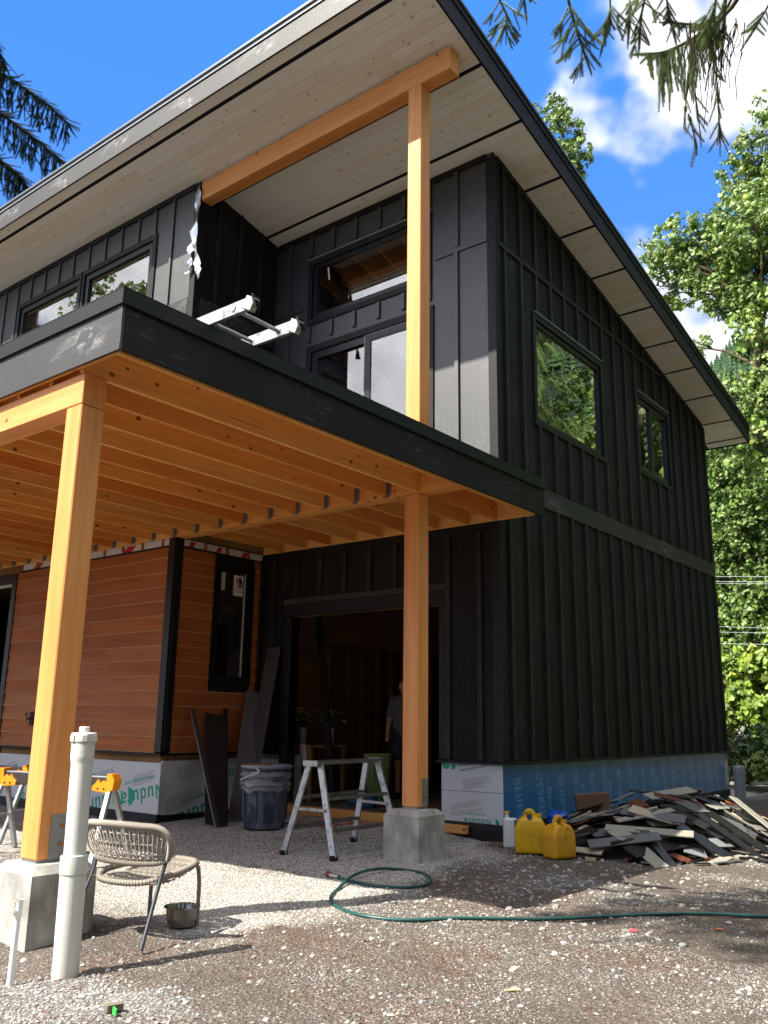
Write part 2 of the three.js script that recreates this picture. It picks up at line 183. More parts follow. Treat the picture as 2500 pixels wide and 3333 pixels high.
// ---------------------------------------------------------------- ground
const XB = z => 0.45 + 0.5 * ss(2.2, 3.6, z) - 0.5 * ss(0.9, 0.0, z);
function paleMask(x, z) { const n = (fbw(x * 1.7, z * 1.7, 201, 4) - 0.5) * 1.1; return ss(-0.28, 0.28, Math.min(XB(z) - x, 4.95 - z - 0.25 * Math.max(0, -x)) + n * 0.9) * (z > -9.5 || x > 3 ? 1 : 1); }
function pebbleMask(x, z) { return ss(0.75, 0.25, Math.hypot((x - 1.15) * 0.8, z - 6.35) + (fbw(x * 3, z * 3, 207, 3) - 0.5) * 0.7); }
function gh(x, z) {
  let h = 0.05 * (fbw(x * 0.6, z * 0.6, 211, 2) - 0.5) + 0.035 * (fbw(x * 2.3, z * 2.3, 213, 3) - 0.5) + 0.012 * (fbw(x * 11, z * 11, 217, 2) - 0.5);
  h *= ss(60, 20, Math.hypot(x, z)) ;
  h -= ss(0.9, 1.8, x) * (0.024 * Math.exp(-(((z - 4.1 - 0.22 * x + 0.25 * Math.sin(x * 0.9)) / 0.16) ** 2)) + 0.02 * Math.exp(-(((z - 2.75 - 0.16 * x + 0.25 * Math.sin(x * 0.9)) / 0.17) ** 2)));   // wheel ruts
  h += 0.085 * ss(1.9, 0.1, z) * ss(-0.25, -1.0, x);
  h -= 0.09 * Math.exp(-((x - 0.25) ** 2 + (z - 6.1) ** 2) / 0.45);
  h += 0.05 * Math.exp(-((x - 0.45) ** 2 + (z - 5.75) ** 2) / 0.05);
  if (x < -0.06 && z < -0.02) h -= 0.2 * ss(-0.02, -0.2, z);
  if (z < -14) h += 0.06 * (-14 - z) * ss(-14, -22, z);
  return h;
}
{
  const axis = (lo, hi, st, far) => { const a = []; for (let v = lo; v <= hi + 1e-6; v += st) a.push(v); let d = st, v = hi; while (v < far) { d = Math.min(d * 1.16, 120); v += d; a.push(v); } d = st; v = lo; while (v > -far) { d = Math.min(d * 1.16, 120); v -= d; a.unshift(v); } return a; };
  const X = axis(-5, 6, 0.05, 1500), Z = axis(-2.5, 7.6, 0.05, 1500), P = [], U = [], C = [], I = [];
  for (const z of Z) for (const x of X) {
    P.push(x, gh(x, z), z); U.push(x, z);
    const p = paleMask(x, z), q = pebbleMask(x, z), n = fbw(x * 0.9, z * 0.9, 221, 4), f = fbw(x * 9, z * 9, 225, 3), red = ss(0.58, 0.7, fbw(x * 1.3 + 9, z * 1.3, 231, 4)), wet = ss(0.55, 0.68, fbw(x * 1.1, z * 2.2 + 4, 235, 4));
    let c = mix3([0.185, 0.143, 0.11], [0.30, 0.245, 0.20], clamp(n * 1.2 - 0.1 + (f - 0.5) * 0.8)); c = mix3(c, [0.29, 0.18, 0.13], red * 0.4);
    c = mix3(c, mix3([0.74, 0.675, 0.59], [0.86, 0.80, 0.715], n), p); c = mix3(c, [0.38, 0.31, 0.245], p * wet * 0.6); c = mix3(c, [0.5, 0.49, 0.475], q * 0.7);
    const far = ss(14, 40, Math.hypot(x, z)); c = mix3(c, [0.13, 0.16, 0.07], far * ss(0.4, 0.6, n + 0.1));
    C.push(...c);
  }
  const w = X.length; for (let j = 0; j + 1 < Z.length; j++) for (let i = 0; i + 1 < w; i++) { const a = j * w + i; I.push(a, a + w, a + 1, a + 1, a + w, a + w + 1); }
  const g = new THREE.BufferGeometry(); g.setAttribute('position', new THREE.Float32BufferAttribute(P, 3)); g.setAttribute('uv', new THREE.Float32BufferAttribute(U, 2)); g.setAttribute('color', new THREE.Float32BufferAttribute(C, 3)); g.setIndex(I); g.computeVertexNormals();
  const R = RNG(241), N = 40, cells = []; for (let i = 0; i < N * N; i++) cells.push([R(), R(), R(), 0.25 + 0.3 * R()]);
  const pebble = (u, v) => { const x = u * N, y = v * N, i = Math.floor(x), j = Math.floor(y); let best = 0, tone = 0.55 + 0.2 * fb2(u * 30, v * 30, 30, 30, 245, 3); for (let b = -1; b <= 1; b++) for (let a = -1; a <= 1; a++) { const c = cells[mod(j + b, N) * N + mod(i + a, N)]; const d = Math.hypot(x - i - a - c[0], (y - j - b - c[1]) * (0.8 + c[2] * 0.5)) / c[3]; if (d < 1) { const h = Math.sqrt(1 - d * d); if (h > best) { best = h; tone = 0.60 + 0.30 * c[2]; } } } return [best, tone]; };
  const map = tex(1024, 1024, 1.1, 1.1, (u, v) => { const [h, t] = pebble(u, v); const f = vn2(u * 330, v * 330, 330, 330, 247); return grey((h > 0.15 ? t : 0.5 + 0.2 * fb2(u * 60, v * 60, 60, 60, 249, 2)) + 0.16 * (f - 0.5)); });
  const bump = tex(1024, 1024, 1.1, 1.1, (u, v) => grey(0.75 * pebble(u, v)[0] + 0.25 * fb2(u * 80, v * 80, 80, 80, 251, 3)), false);
  struct('ground', g, std({ map, bumpMap: bump, bumpScale: 0.012, vertexColors: true, roughness: 0.95 }));
}

// ---------------------------------------------------------------- the house
const ZB = 1.63, XBUMP = -4.06, ZBACK = -7.95, SL = 0.2087, Y0 = 8.79, roofY = z => Y0 + SL * z, YF = 0.853;
const house = thing('house', 'two storey house clad in black board and batten under a sloping roof', 'house');
// polygon wall: pts and holes in (a, y); side 'z' -> a = x, extruded towards -z from pos; side 'x' -> a = -z, extruded towards -x
function polyGeo(pts, holes, side, pos, th) {
  const s = new THREE.Shape(pts.map(p => new THREE.Vector2(...p))); for (const [a0, a1, y0, y1] of holes) s.holes.push(new THREE.Path([[a0, y0], [a0, y1], [a1, y1], [a1, y0]].map(p => new THREE.Vector2(...p))));
  const g = new THREE.ExtrudeGeometry(s, { depth: th, bevelEnabled: false, curveSegments: 1 });
  const m = side === 'z' ? new THREE.Matrix4().makeTranslation(0, 0, pos - th) : new THREE.Matrix4().makeBasis(V3(0, 0, -1), V3(0, 1, 0), V3(1, 0, 0)).setPosition(pos - th, 0, 0);
  return g.applyMatrix4(m);
}
const HW = { win: [-3.24, -1.08, 7.26, 8.18], slide: [-3.22, -1.06, 4.18, 6.72], big: [1.03, 3.12, 5.26, 6.74], small: [4.57, 5.92, 5.42, 6.72], bumpL: [-9.0, -7.1, 7.0, 8.52], bumpR: [-6.96, -5.12, 7.0, 8.52], side: [-0.86, -0.27, 1.82, 3.42] };
{
  const fac = [[XBUMP + 0.003, YF + 0.01], [-3.41, YF + 0.01], [-3.41, 2.73], [-0.87, 2.73], [-0.87, YF + 0.01], [-0.022, YF + 0.01], [-0.022, Y0 - 0.004], [XBUMP + 0.003, Y0 - 0.004]];
  const facU = fac.map(([x, y]) => [x, y]);
  mesh('siding_sheet', polyGeo([[XBUMP + 0.003, 3.7], [-0.022, 3.7], [-0.022, Y0 - 0.004], [XBUMP + 0.003, Y0 - 0.004]], [HW.win, HW.slide], 'z', 0, 0.02), M.dusty, house); mesh('siding_sheet', polyGeo(facU.map(([x, y]) => [x, Math.min(y, 3.698)]), [], 'z', 0, 0.02), M.black, house);  // lower sheet in plain black: shade under the carport set into its colour
  mesh('sheathing', polyGeo(fac.map(([x, y]) => [x, Math.max(y, 0.2) === y ? y : y]), [HW.win, HW.slide], 'z', -0.022, 0.12), M.ply, house);
  const rw = [[0, YF + 0.01], [-ZBACK, YF + 0.01], [-ZBACK, roofY(ZBACK) - 0.004], [0, Y0 - 0.004]];
  mesh('siding_sheet', polyGeo(rw, [HW.big, HW.small], 'x', 0, 0.02), M.black, house);
  mesh('sheathing', polyGeo([[0.145, 0.2], [-ZBACK - 0.03, 0.2], [-ZBACK - 0.03, roofY(ZBACK) - 0.02], [0.145, roofY(-0.145) - 0.02]], [HW.big, HW.small], 'x', -0.022, 0.12), M.ply, house);
  // upper bump wall, its right return, lower bump walls
  mesh('siding_sheet', polyGeo([[-14, 6.98], [XBUMP, 6.98], [XBUMP, roofY(ZB) - 0.004], [-14, roofY(ZB) - 0.004]], [HW.bumpL, HW.bumpR], 'z', ZB, 0.02), M.dusty, house);
  mesh('sheathing', polyGeo([[-14, 3.7], [XBUMP - 0.02, 3.7], [XBUMP - 0.02, roofY(ZB) - 0.03], [-14, roofY(ZB) - 0.03]], [HW.bumpL, HW.bumpR], 'z', ZB - 0.022, 0.12), M.ply, house);
  mesh('siding_sheet', polyGeo([[-ZB + 0.021, 6.3], [-0.003, 6.3], [-0.003, Y0 - 0.004], [-ZB + 0.021, roofY(ZB) - 0.01]], [], 'x', XBUMP, 0.02), M.black, house);
  mesh('sheathing', polyGeo([[-ZB + 0.15, 3.7], [0.0, 3.7], [0.0, Y0 - 0.03], [-ZB + 0.15, roofY(ZB - 0.15) - 0.03]], [], 'x', XBUMP - 0.022, 0.12), M.ply, house);
  mesh('sheathing', polyGeo([[-14, 0.2], [-10.6, 0.2], [-10.6, 3.4], [-8.03, 3.4], [-8.03, 0.2], [XBUMP - 0.03, 0.2], [XBUMP - 0.03, 3.698], [-14, 3.698]], [], 'z', ZB - 0.03, 0.11), M.ply, house);
  mesh('sheathing', polyGeo([[-ZB + 0.15, 0.2], [1.6, 0.2], [1.6, 2.5], [5, 2.5], [5, 0.2], [7.8, 0.2], [7.8, 3.69], [-ZB + 0.15, 3.69]], [HW.side], 'x', XBUMP - 0.03, 0.11), M.ply, house);
  B('back_wall', -14, -0.022, 0.86, roofY(ZBACK) - 0.01, ZBACK - 0.02, ZBACK + 0.1, M.black, house);
  B('side_wall', -14.1, -14, 0.2, 8.6, ZBACK, ZB - 0.15, M.black, house);
  // inside
  B('slab', -14, -0.16, 0.05, 0.2, ZBACK + 0.2, -0.03, M.slab, house); B('slab', -14, XBUMP - 0.16, 0.05, 0.2, -0.029, ZB - 0.15, M.slab, house);
  B('upper_floor', -14, -0.145, 3.72, 4.14, ZBACK + 0.15, -0.145, M.ply, house); B('upper_floor', -14, XBUMP - 0.16, 3.72, 4.14, -0.144, ZB - 0.15, M.ply, house);
  B('partition', -4.2, -4.1, 4.15, 6.0, ZBACK + 0.2, -1.0, M.ply, house);
  for (let i = 0; i < 9; i++) { const z = -1.75 - i * 0.405; B('stud', -4.6, -4.51, 0.2, 3.7, z - 0.02, z + 0.02, M.stud, house); }
  B('blocking', -4.6, -4.51, 1.5, 1.54, -5, -1.7, M.stud, house);
  B('partition', -4.75, -4.7, 0.2, 3.7, ZBACK + 0.2, -1.0, M.ply, house);
  for (let i = 0; i < 8; i++) { const x = -3.75 + i * 0.46; mesh('rafter', barGeo(V3(x, roofY(-0.16) - 0.16, -0.16), V3(x, roofY(-7.8) - 0.16, -7.8), 0.042, 0.26), M.stud, house); }
  for (let i = 0; i < 11; i++) { const x = -4.4 - i * 0.6; mesh('rafter', barGeo(V3(x, roofY(1.4) - 0.16, 1.4), V3(x, roofY(-7.8) - 0.16, -7.8), 0.042, 0.26), M.stud, house); }
}
// battens and trims. facade: [x, y0, y1]
const bat = (x, y0, y1) => B('batten', x - 0.031, x + 0.031, y0, y1, -0.004, 0.034, y1 < 3.7 ? M.batten : M.dusty, house, 0.002);
const batR = (z, y0, y1) => B('batten', -0.004, 0.042, y0, y1, z - 0.027, z + 0.027, M.batten, house, 0.002);
{
  for (const x of [-3.28, -2.83, -2.385, -1.93, -1.48, -1.03]) { bat(x, 8.345, 8.69); bat(x, 6.905, 7.155); }
  for (const x of [-3.73]) { bat(x, 7.535, 8.69); bat(x, 4.2, 7.46); }
  bat(-0.575, 7.555, 8.69); bat(-0.585, 4.2, 7.48);
  B('horizontal_trim', -0.94, -0.105, 7.482, 7.553, -0.004, 0.022, M.dusty, house, 0.002); B('horizontal_trim', XBUMP + 0.03, -3.42, 7.462, 7.533, -0.004, 0.022, M.dusty, house, 0.002);
  B('frieze_board', XBUMP + 0.03, -0.102, 8.69, 8.785, -0.004, 0.024, M.black, house, 0.002);
  for (const x of [-3.795, -3.34, -2.89, -2.44, -2.0, -1.565, -1.12]) bat(x, x < -3.6 ? 0.88 : 2.985, 3.58);
  bat(-0.735, 0.88, 3.58); bat(-0.28, 0.88, 3.58);
  B('frieze_board', XBUMP + 0.03, -0.102, 3.582, 3.672, -0.004, 0.026, M.black, house, 0.002);
  B('horizontal_trim', -3.575, -0.72, 2.91, 2.983, -0.004, 0.024, M.band, house, 0.002);
  // garage opening casing
  B('door_casing', -3.55, -3.41, 0.22, 2.73, -0.15, 0.028, M.trim, house); B('door_casing', -0.87, -0.765, 0.88, 2.73, -0.15, 0.028, M.trim, house); B('door_casing', -3.55, -0.765, 2.732, 2.908, -0.15, 0.028, M.trim, house);
  // main corner boards
  B('corner_board', -0.1, 0.024, 0.87, 8.70, -0.004, 0.027, M.trim, house); B('corner_board', -0.004, 0.024, 0.87, 8.69, -0.09, -0.0045, M.black, house);
  B('corner_board', -0.004, 0.024, 0.87, roofY(ZBACK) - 0.04, ZBACK - 0.03, ZBACK + 0.09, M.black, house);
  // right wall: lower, band, upper
  for (let i = 0; i < 18; i++) { const z = -0.22 - i * 0.425; batR(z, 0.875, 4.065); const top = roofY(z) - 0.1, tr = 7.42;
    const inBig = z < -0.95 && z > -3.2, inSm = z < -4.5 && z > -6.0;
    if (inBig) { batR(z, 4.335, 5.185); batR(z, 6.855, tr); } else if (inSm) { batR(z, 4.335, 5.355); batR(z, 6.815, Math.min(tr, top)); } else batR(z, 4.335, Math.min(tr, top));
    if (top > tr + 0.15) batR(z, tr + 0.072, top); }
  const t2 = -(Y0 - 0.1 - 7.42) / SL; B('horizontal_trim', -0.004, 0.03, 7.42, 7.49, t2 + 0.35, -0.092, M.batten, house, 0.002);
  B('belt_board', -0.004, 0.03, 4.07, 4.33, ZBACK - 0.035, -3.6, M.band, house); B('belt_board', -0.004, 0.03, 4.07, 4.33, -3.597, -0.092, M.band, house);
  mesh('frieze_board', polyGeo([[0.092, roofY(-0.092) - 0.1], [-ZBACK - 0.1, roofY(ZBACK + 0.1) - 0.1], [-ZBACK - 0.1, roofY(ZBACK + 0.1) - 0.006], [0.092, roofY(-0.092) - 0.006]], [], 'x', 0.025, 0.029), M.black, house);
  // bump, upper
  for (const x of [-4.655, -5.1, -5.53, -5.98, -6.43, -6.89, -7.36, -7.8, -8.25, -8.7, -9.15, -9.6, -10.05, -10.5, -11]) { const g = (y0, y1) => B('batten', x - 0.024, x + 0.024, y0, y1, ZB - 0.004, ZB + 0.03, M.dusty, house, 0.002); if (x < -9.1 || x > -5.0) g(7.26, 9.03); else g(8.61, 9.03); }
  B('frieze_board', -14, XBUMP - 0.1, 9.032, 9.125, ZB - 0.004, ZB + 0.024, M.black, house, 0.002);
  B('belt_board', -14, XBUMP - 0.1, 6.985, 7.255, ZB - 0.004, ZB + 0.03, M.band, house);
  B('corner_board', XBUMP - 0.098, XBUMP + 0.026, 6.0, 9.09, ZB - 0.004, ZB + 0.026, M.trim, house); B('corner_board', XBUMP - 0.004, XBUMP + 0.024, 6.0, 9.08, ZB - 0.1, ZB - 0.0045, M.black, house);
  for (const z of [1.25, 0.82, 0.38]) B('batten', XBUMP - 0.004, XBUMP + 0.03, 7.26, roofY(z) - 0.02, z - 0.025, z + 0.025, M.batten, house, 0.002);
  B('belt_board', XBUMP - 0.004, XBUMP + 0.03, 6.985, 7.255, 0.03, ZB - 0.102, M.band, house);
  // bump, lower corner
  B('corner_board', XBUMP - 0.105, XBUMP + 0.028, 0.88, 3.675, ZB - 0.004, ZB + 0.034, M.frame, house); B('corner_board', XBUMP - 0.004, XBUMP + 0.034, 0.88, 3.67, ZB - 0.115, ZB - 0.0045, M.frame, house);
  B('corner_board', XBUMP + 0.012, XBUMP + 0.06, 0.88, 3.6, 0.003, 0.06, M.black, house);
  B('door_casing', -8.16, -8.03, 0.3, 3.55, ZB - 0.14, ZB + 0.03, M.frame, house); B('door_casing', -10.6, -8.16, 3.40, 3.55, ZB - 0.14, ZB + 0.028, M.frame, house); B('door_head_flashing', -10.6, -8.20, 3.36, 3.398, ZB - 0.06, ZB - 0.01, std({ color: 0xdadcda, roughness: 0.6 }), house);
}
// brown lap siding, every board a piece
{
  const H = 0.1955, tilt = Math.atan2(0.013, H), R = RNG(301);
  const backF = B('siding_wall', -8.03, XBUMP - 0.03, YF + 0.01, 3.69, ZB - 0.029, ZB - 0.012, M.membrane, house), backS = mesh('siding_wall', polyGeo([[-ZB + 0.013, YF + 0.01], [-0.003, YF + 0.01], [-0.003, 3.69], [-ZB + 0.013, 3.69]], [HW.side], 'x', XBUMP - 0.012, 0.017), M.membrane, house);
  const piece = (par, a0, a1, y, h, side) => { const g = cbox(side ? 0.012 : a1 - a0, h, side ? a1 - a0 : 0.012, 0.003); g.rotateX(side ? 0 : -tilt); if (side) g.rotateZ(tilt); const lean = 0.004; g.translate(side ? XBUMP + lean : (a0 + a1) / 2, y + h / 2, side ? (a0 + a1) / 2 : ZB + lean); mesh('lap_board', g, M.lap[Math.floor(R() * 4)], par); };
  const edgeM = std({ color: 0xc49a72, roughness: 0.7 }), edge = (par, a0, a1, y, side) => mesh('board_edge', boxAt(side ? XBUMP + 0.004 : a0, side ? XBUMP + 0.0195 : a1, y - 0.008, y + 0.0015, side ? a0 : ZB + 0.004, side ? a1 : ZB + 0.0195, 0.0008), edgeM, par);
  for (let i = 0; i < 14; i++) { const y = 0.875 + i * H; const top = i === 13 ? 0.14 : H + 0.012;
    const j = -6.9 + 1.9 * R(); piece(backF, -8.028, j - 0.0015, y, top, false); piece(backF, j + 0.0015, XBUMP - 0.108, y, top, false);
    edge(backF, -8.028, XBUMP - 0.108, y, false); if (y < 1.76 || y > 3.49) edge(backS, 0.062, ZB - 0.117, y, true); else { edge(backS, 0.062, 0.185, y, true); edge(backS, 0.935, ZB - 0.117, y, true); }
    const y1 = y + top; if (y1 < 1.76 || y > 3.49) piece(backS, 0.062, ZB - 0.117, y, top, true); else { piece(backS, 0.062, 0.185, y, top, true); piece(backS, 0.935, ZB - 0.117, y, top, true); } }
  for (let i = 0; i < 4; i++) { const y = 6.1 + i * H; piece(backS, 0.04, ZB - 0.104, y, H + 0.012, true); }
  // strip of building wrap and furring above the boards
  const wrapT = canvasTex(1024, 64, (g, w, h) => { g.fillStyle = '#d9d8d6'; g.fillRect(0, 0, w, h); g.fillStyle = '#b9b7b6'; for (let i = 0; i < 30; i++) g.fillRect((i * 137) % w, (i * 29) % h, 40, 2); g.fillStyle = '#c5262c'; for (let i = 0; i < 3; i++) { g.save(); g.translate(110 + i * 330, 0); g.transform(1, 0, -0.5, 1, 0, 0); g.fillRect(0, 8, 58, 56); g.restore(); } });
  const wrap = std({ map: wrapT, roughness: 0.7 }); const pl = (w, h) => { const g = new THREE.BoxGeometry(w, h, 0.004); return g; };
  mesh('building_wrap', pl(3.7, 0.09).translate(-6.05, 3.632, ZB + 0.002), wrap, house); mesh('building_wrap', pl(1.5, 0.09).rotateY(Math.PI / 2).translate(XBUMP + 0.002, 3.632, 0.78), wrap, house);
  for (let i = 0; i < 9; i++) B('furring_strip', -7.95 + i * 0.45, -7.9 + i * 0.45, 3.585, 3.678, ZB + 0.004, ZB + 0.022, M.lap[2], house);
  for (let i = 0; i < 4; i++) B('furring_strip', XBUMP + 0.004, XBUMP + 0.022, 3.585, 3.678, 0.3 + i * 0.4, 0.35 + i * 0.4, M.lap[2], house);
  // side window of the bump
  const w = mesh('window', polyGeo([[-0.935, 1.75], [-0.185, 1.75], [-0.185, 3.49], [-0.935, 3.49]], [[-0.83, -0.33, 1.88, 3.35]], 'x', XBUMP + 0.03, 0.1), M.frame, house);
  mesh('pane', new THREE.BoxGeometry(0.006, 1.47, 0.5).translate(XBUMP - 0.01, 2.615, 0.58), M.glass, w);
  B('glazing_bead', XBUMP - 0.03, XBUMP + 0.0, 1.885, 3.345, 0.33, 0.345, std({ color: 0xb9bcb2, roughness: 0.5 }), w);
  const st = canvasTex(256, 420, (g) => { g.fillStyle = '#eeece6'; g.fillRect(0, 0, 256, 420); g.save(); g.beginPath(); g.moveTo(30, 250); g.lineTo(30, 130); g.arc(128, 130, 98, Math.PI, 0); g.lineTo(226, 250); g.closePath(); g.clip(); g.fillStyle = '#f3efe8'; g.fillRect(0, 0, 128, 420); g.fillStyle = '#1c2a6a'; g.fillRect(132, 0, 128, 420); g.strokeStyle = '#b23a3a'; g.lineWidth = 4; for (let i = -3; i < 4; i++) { g.beginPath(); g.moveTo(90, 100); g.lineTo(90 + i * 26, 260); g.stroke(); } g.fillStyle = '#d6202a'; g.beginPath(); g.arc(92, 98, 34, 0, 7); g.fill(); g.strokeStyle = '#fff'; g.lineWidth = 5; for (let i = 0; i < 3; i++) { const a = i * Math.PI / 3; g.beginPath(); g.moveTo(176 - 36 * Math.cos(a), 195 - 36 * Math.sin(a)); g.lineTo(176 + 36 * Math.cos(a), 195 + 36 * Math.sin(a)); g.stroke(); } g.restore(); g.strokeStyle = '#222'; g.lineWidth = 5; g.beginPath(); g.moveTo(30, 250); g.lineTo(30, 130); g.arc(128, 130, 98, Math.PI, 0); g.lineTo(226, 250); g.closePath(); g.stroke(); g.fillStyle = '#222'; g.textAlign = 'center'; g.font = '34px serif'; g.fillText('ALL WEATHER', 128, 305); g.font = '46px serif'; g.fillText('WINDOWS', 128, 352); });
  mesh('sticker', new THREE.PlaneGeometry(0.18, 0.295).rotateY(Math.PI / 2).translate(XBUMP - 0.003, 3.165, 0.47), std({ map: st, roughness: 0.6, side: THREE.DoubleSide }), w);
  mesh('label', new THREE.PlaneGeometry(0.07, 0.25).rotateY(Math.PI / 2).translate(XBUMP - 0.003, 3.2, 0.755), std({ color: 0xcfd2c0, roughness: 0.6, side: THREE.DoubleSide }), w);
  // hose tap on its block
  const tb = B('tap_block', -7.19, -7.08, 1.17, 1.37, ZB, ZB + 0.04, M.trim, house); const brass = phy({ color: 0xb8a88a, metalness: 0.9, roughness: 0.35 });
  mesh('tap', merge([cyl(0.016, 0.016, 0.1, 12).rotateX(Math.PI / 2).translate(-7.15, 1.27, ZB + 0.08), cyl(0.02, 0.016, 0.05, 12).translate(-7.15, 1.25, ZB + 0.13), cyl(0.008, 0.008, 0.05, 8).translate(-7.15, 1.3, ZB + 0.11)]), brass, tb); mesh('tap_wheel', new THREE.TorusGeometry(0.026, 0.007, 8, 18).translate(-7.15, 1.33, ZB + 0.115), std({ color: 0x222222, roughness: 0.6 }), tb);
}
// windows of the black walls: casing, frame, panes
function frameGeo(side, pos, o, i, d) { const [a0, a1, y0, y1] = o; return polyGeo([[a0, y0], [a1, y0], [a1, y1], [a0, y1]], [].concat(i[0].length ? i : [i]), side, pos, d); }
function paneAt(side, pos, [a0, a1, y0, y1], par, mat = M.glass) { const g = new THREE.BoxGeometry(side === 'z' ? a1 - a0 : 0.006, y1 - y0, side === 'z' ? 0.006 : a1 - a0); g.translate(side === 'z' ? (a0 + a1) / 2 : pos, (y0 + y1) / 2, side === 'z' ? pos : -(a0 + a1) / 2); return mesh('pane', g, mat, par); }
const lightEdge = phy({ color: 0x8c9498, roughness: 0.4, metalness: 0.4 });
{
  const G = (o, d) => [o[0] - d, o[1] + d, o[2] - d, o[3] + d];
  const mk = (side, surf, o, panes, ct) => { const w = mesh('window', frameGeo(side, surf - 0.004, [o[0] + 0.001, o[1] - 0.001, o[2] + 0.001, o[3] - 0.001], panes, 0.08), M.frame, house); mesh('casing', frameGeo(side, surf + 0.026, G(o, ct), o, 0.03), M.trim, w); for (const p of panes) paneAt(side, surf - 0.04, p, w); return w; };
  let w = mk('z', 0, HW.win, [[-3.17, -1.15, 7.34, 8.11]], 0.085);
  const pz = (x0, x1, y0, y1, z0, z1, m, n, par) => mesh(n, boxAt(x0, x1, y0, y1, z0, z1, 0.002), m, par);
  pz(-3.33, -1.0, 8.266, 8.285, 0.0, 0.05, lightEdge, 'head_flashing', w);
  mesh('tape_strip', barGeo(V3(-2.97, 8.08, -0.033), V3(-2.94, 7.86, -0.033), 0.03, 0.002, V3(0, 0, 1)), std({ color: 0xdfe2d6, roughness: 0.7 }), w);
  // sliding door: fixed pane behind, sliding leaf with a light metal edge in front
  w = mk('z', 0, HW.slide, [[-3.10, -1.14, 4.25, 6.6]], 0.1); w.name = 'sliding_door'; w.children[1].geometry = new THREE.BoxGeometry(1.03, 2.3, 0.006).translate(-2.60, 5.42, -0.055);
  const lf = mesh('sliding_leaf', frameGeo('z', 0.002, [-2.17, -1.1, 4.2, 6.7], [-2.07, -1.2, 4.3, 6.62], 0.035), M.frame, w);
  mesh('leaf_edge', boxAt(-2.185, -2.171, 4.2, 6.71, -0.03, 0.006, 0.002), lightEdge, w); mesh('leaf_edge', boxAt(-2.170, -1.1, 6.701, 6.714, -0.03, 0.006, 0.002), lightEdge, w); mesh('pane', new THREE.BoxGeometry(0.86, 2.31, 0.006).translate(-1.635, 5.46, -0.015), M.glass, w);
  w = mk('x', 0, HW.big, [[1.09, 3.06, 5.32, 6.68]], 0.075); w = mk('x', 0, HW.small, [[4.64, 5.14, 5.5, 6.65], [5.24, 5.85, 5.5, 6.65]], 0.07);
  mk('z', ZB, HW.bumpL, [[-8.9, -7.2, 7.1, 8.42]], 0.09); mk('z', ZB, HW.bumpR, [[-6.86, -5.22, 7.1, 8.42]], 0.09);
  for (const [z0, z1, y] of [[-3.16, -0.99, 6.825], [-5.95, -4.53, 6.8]]) B('head_flashing', 0.022, 0.05, y, y + 0.018, z0, z1, lightEdge, house, 0.002);
}
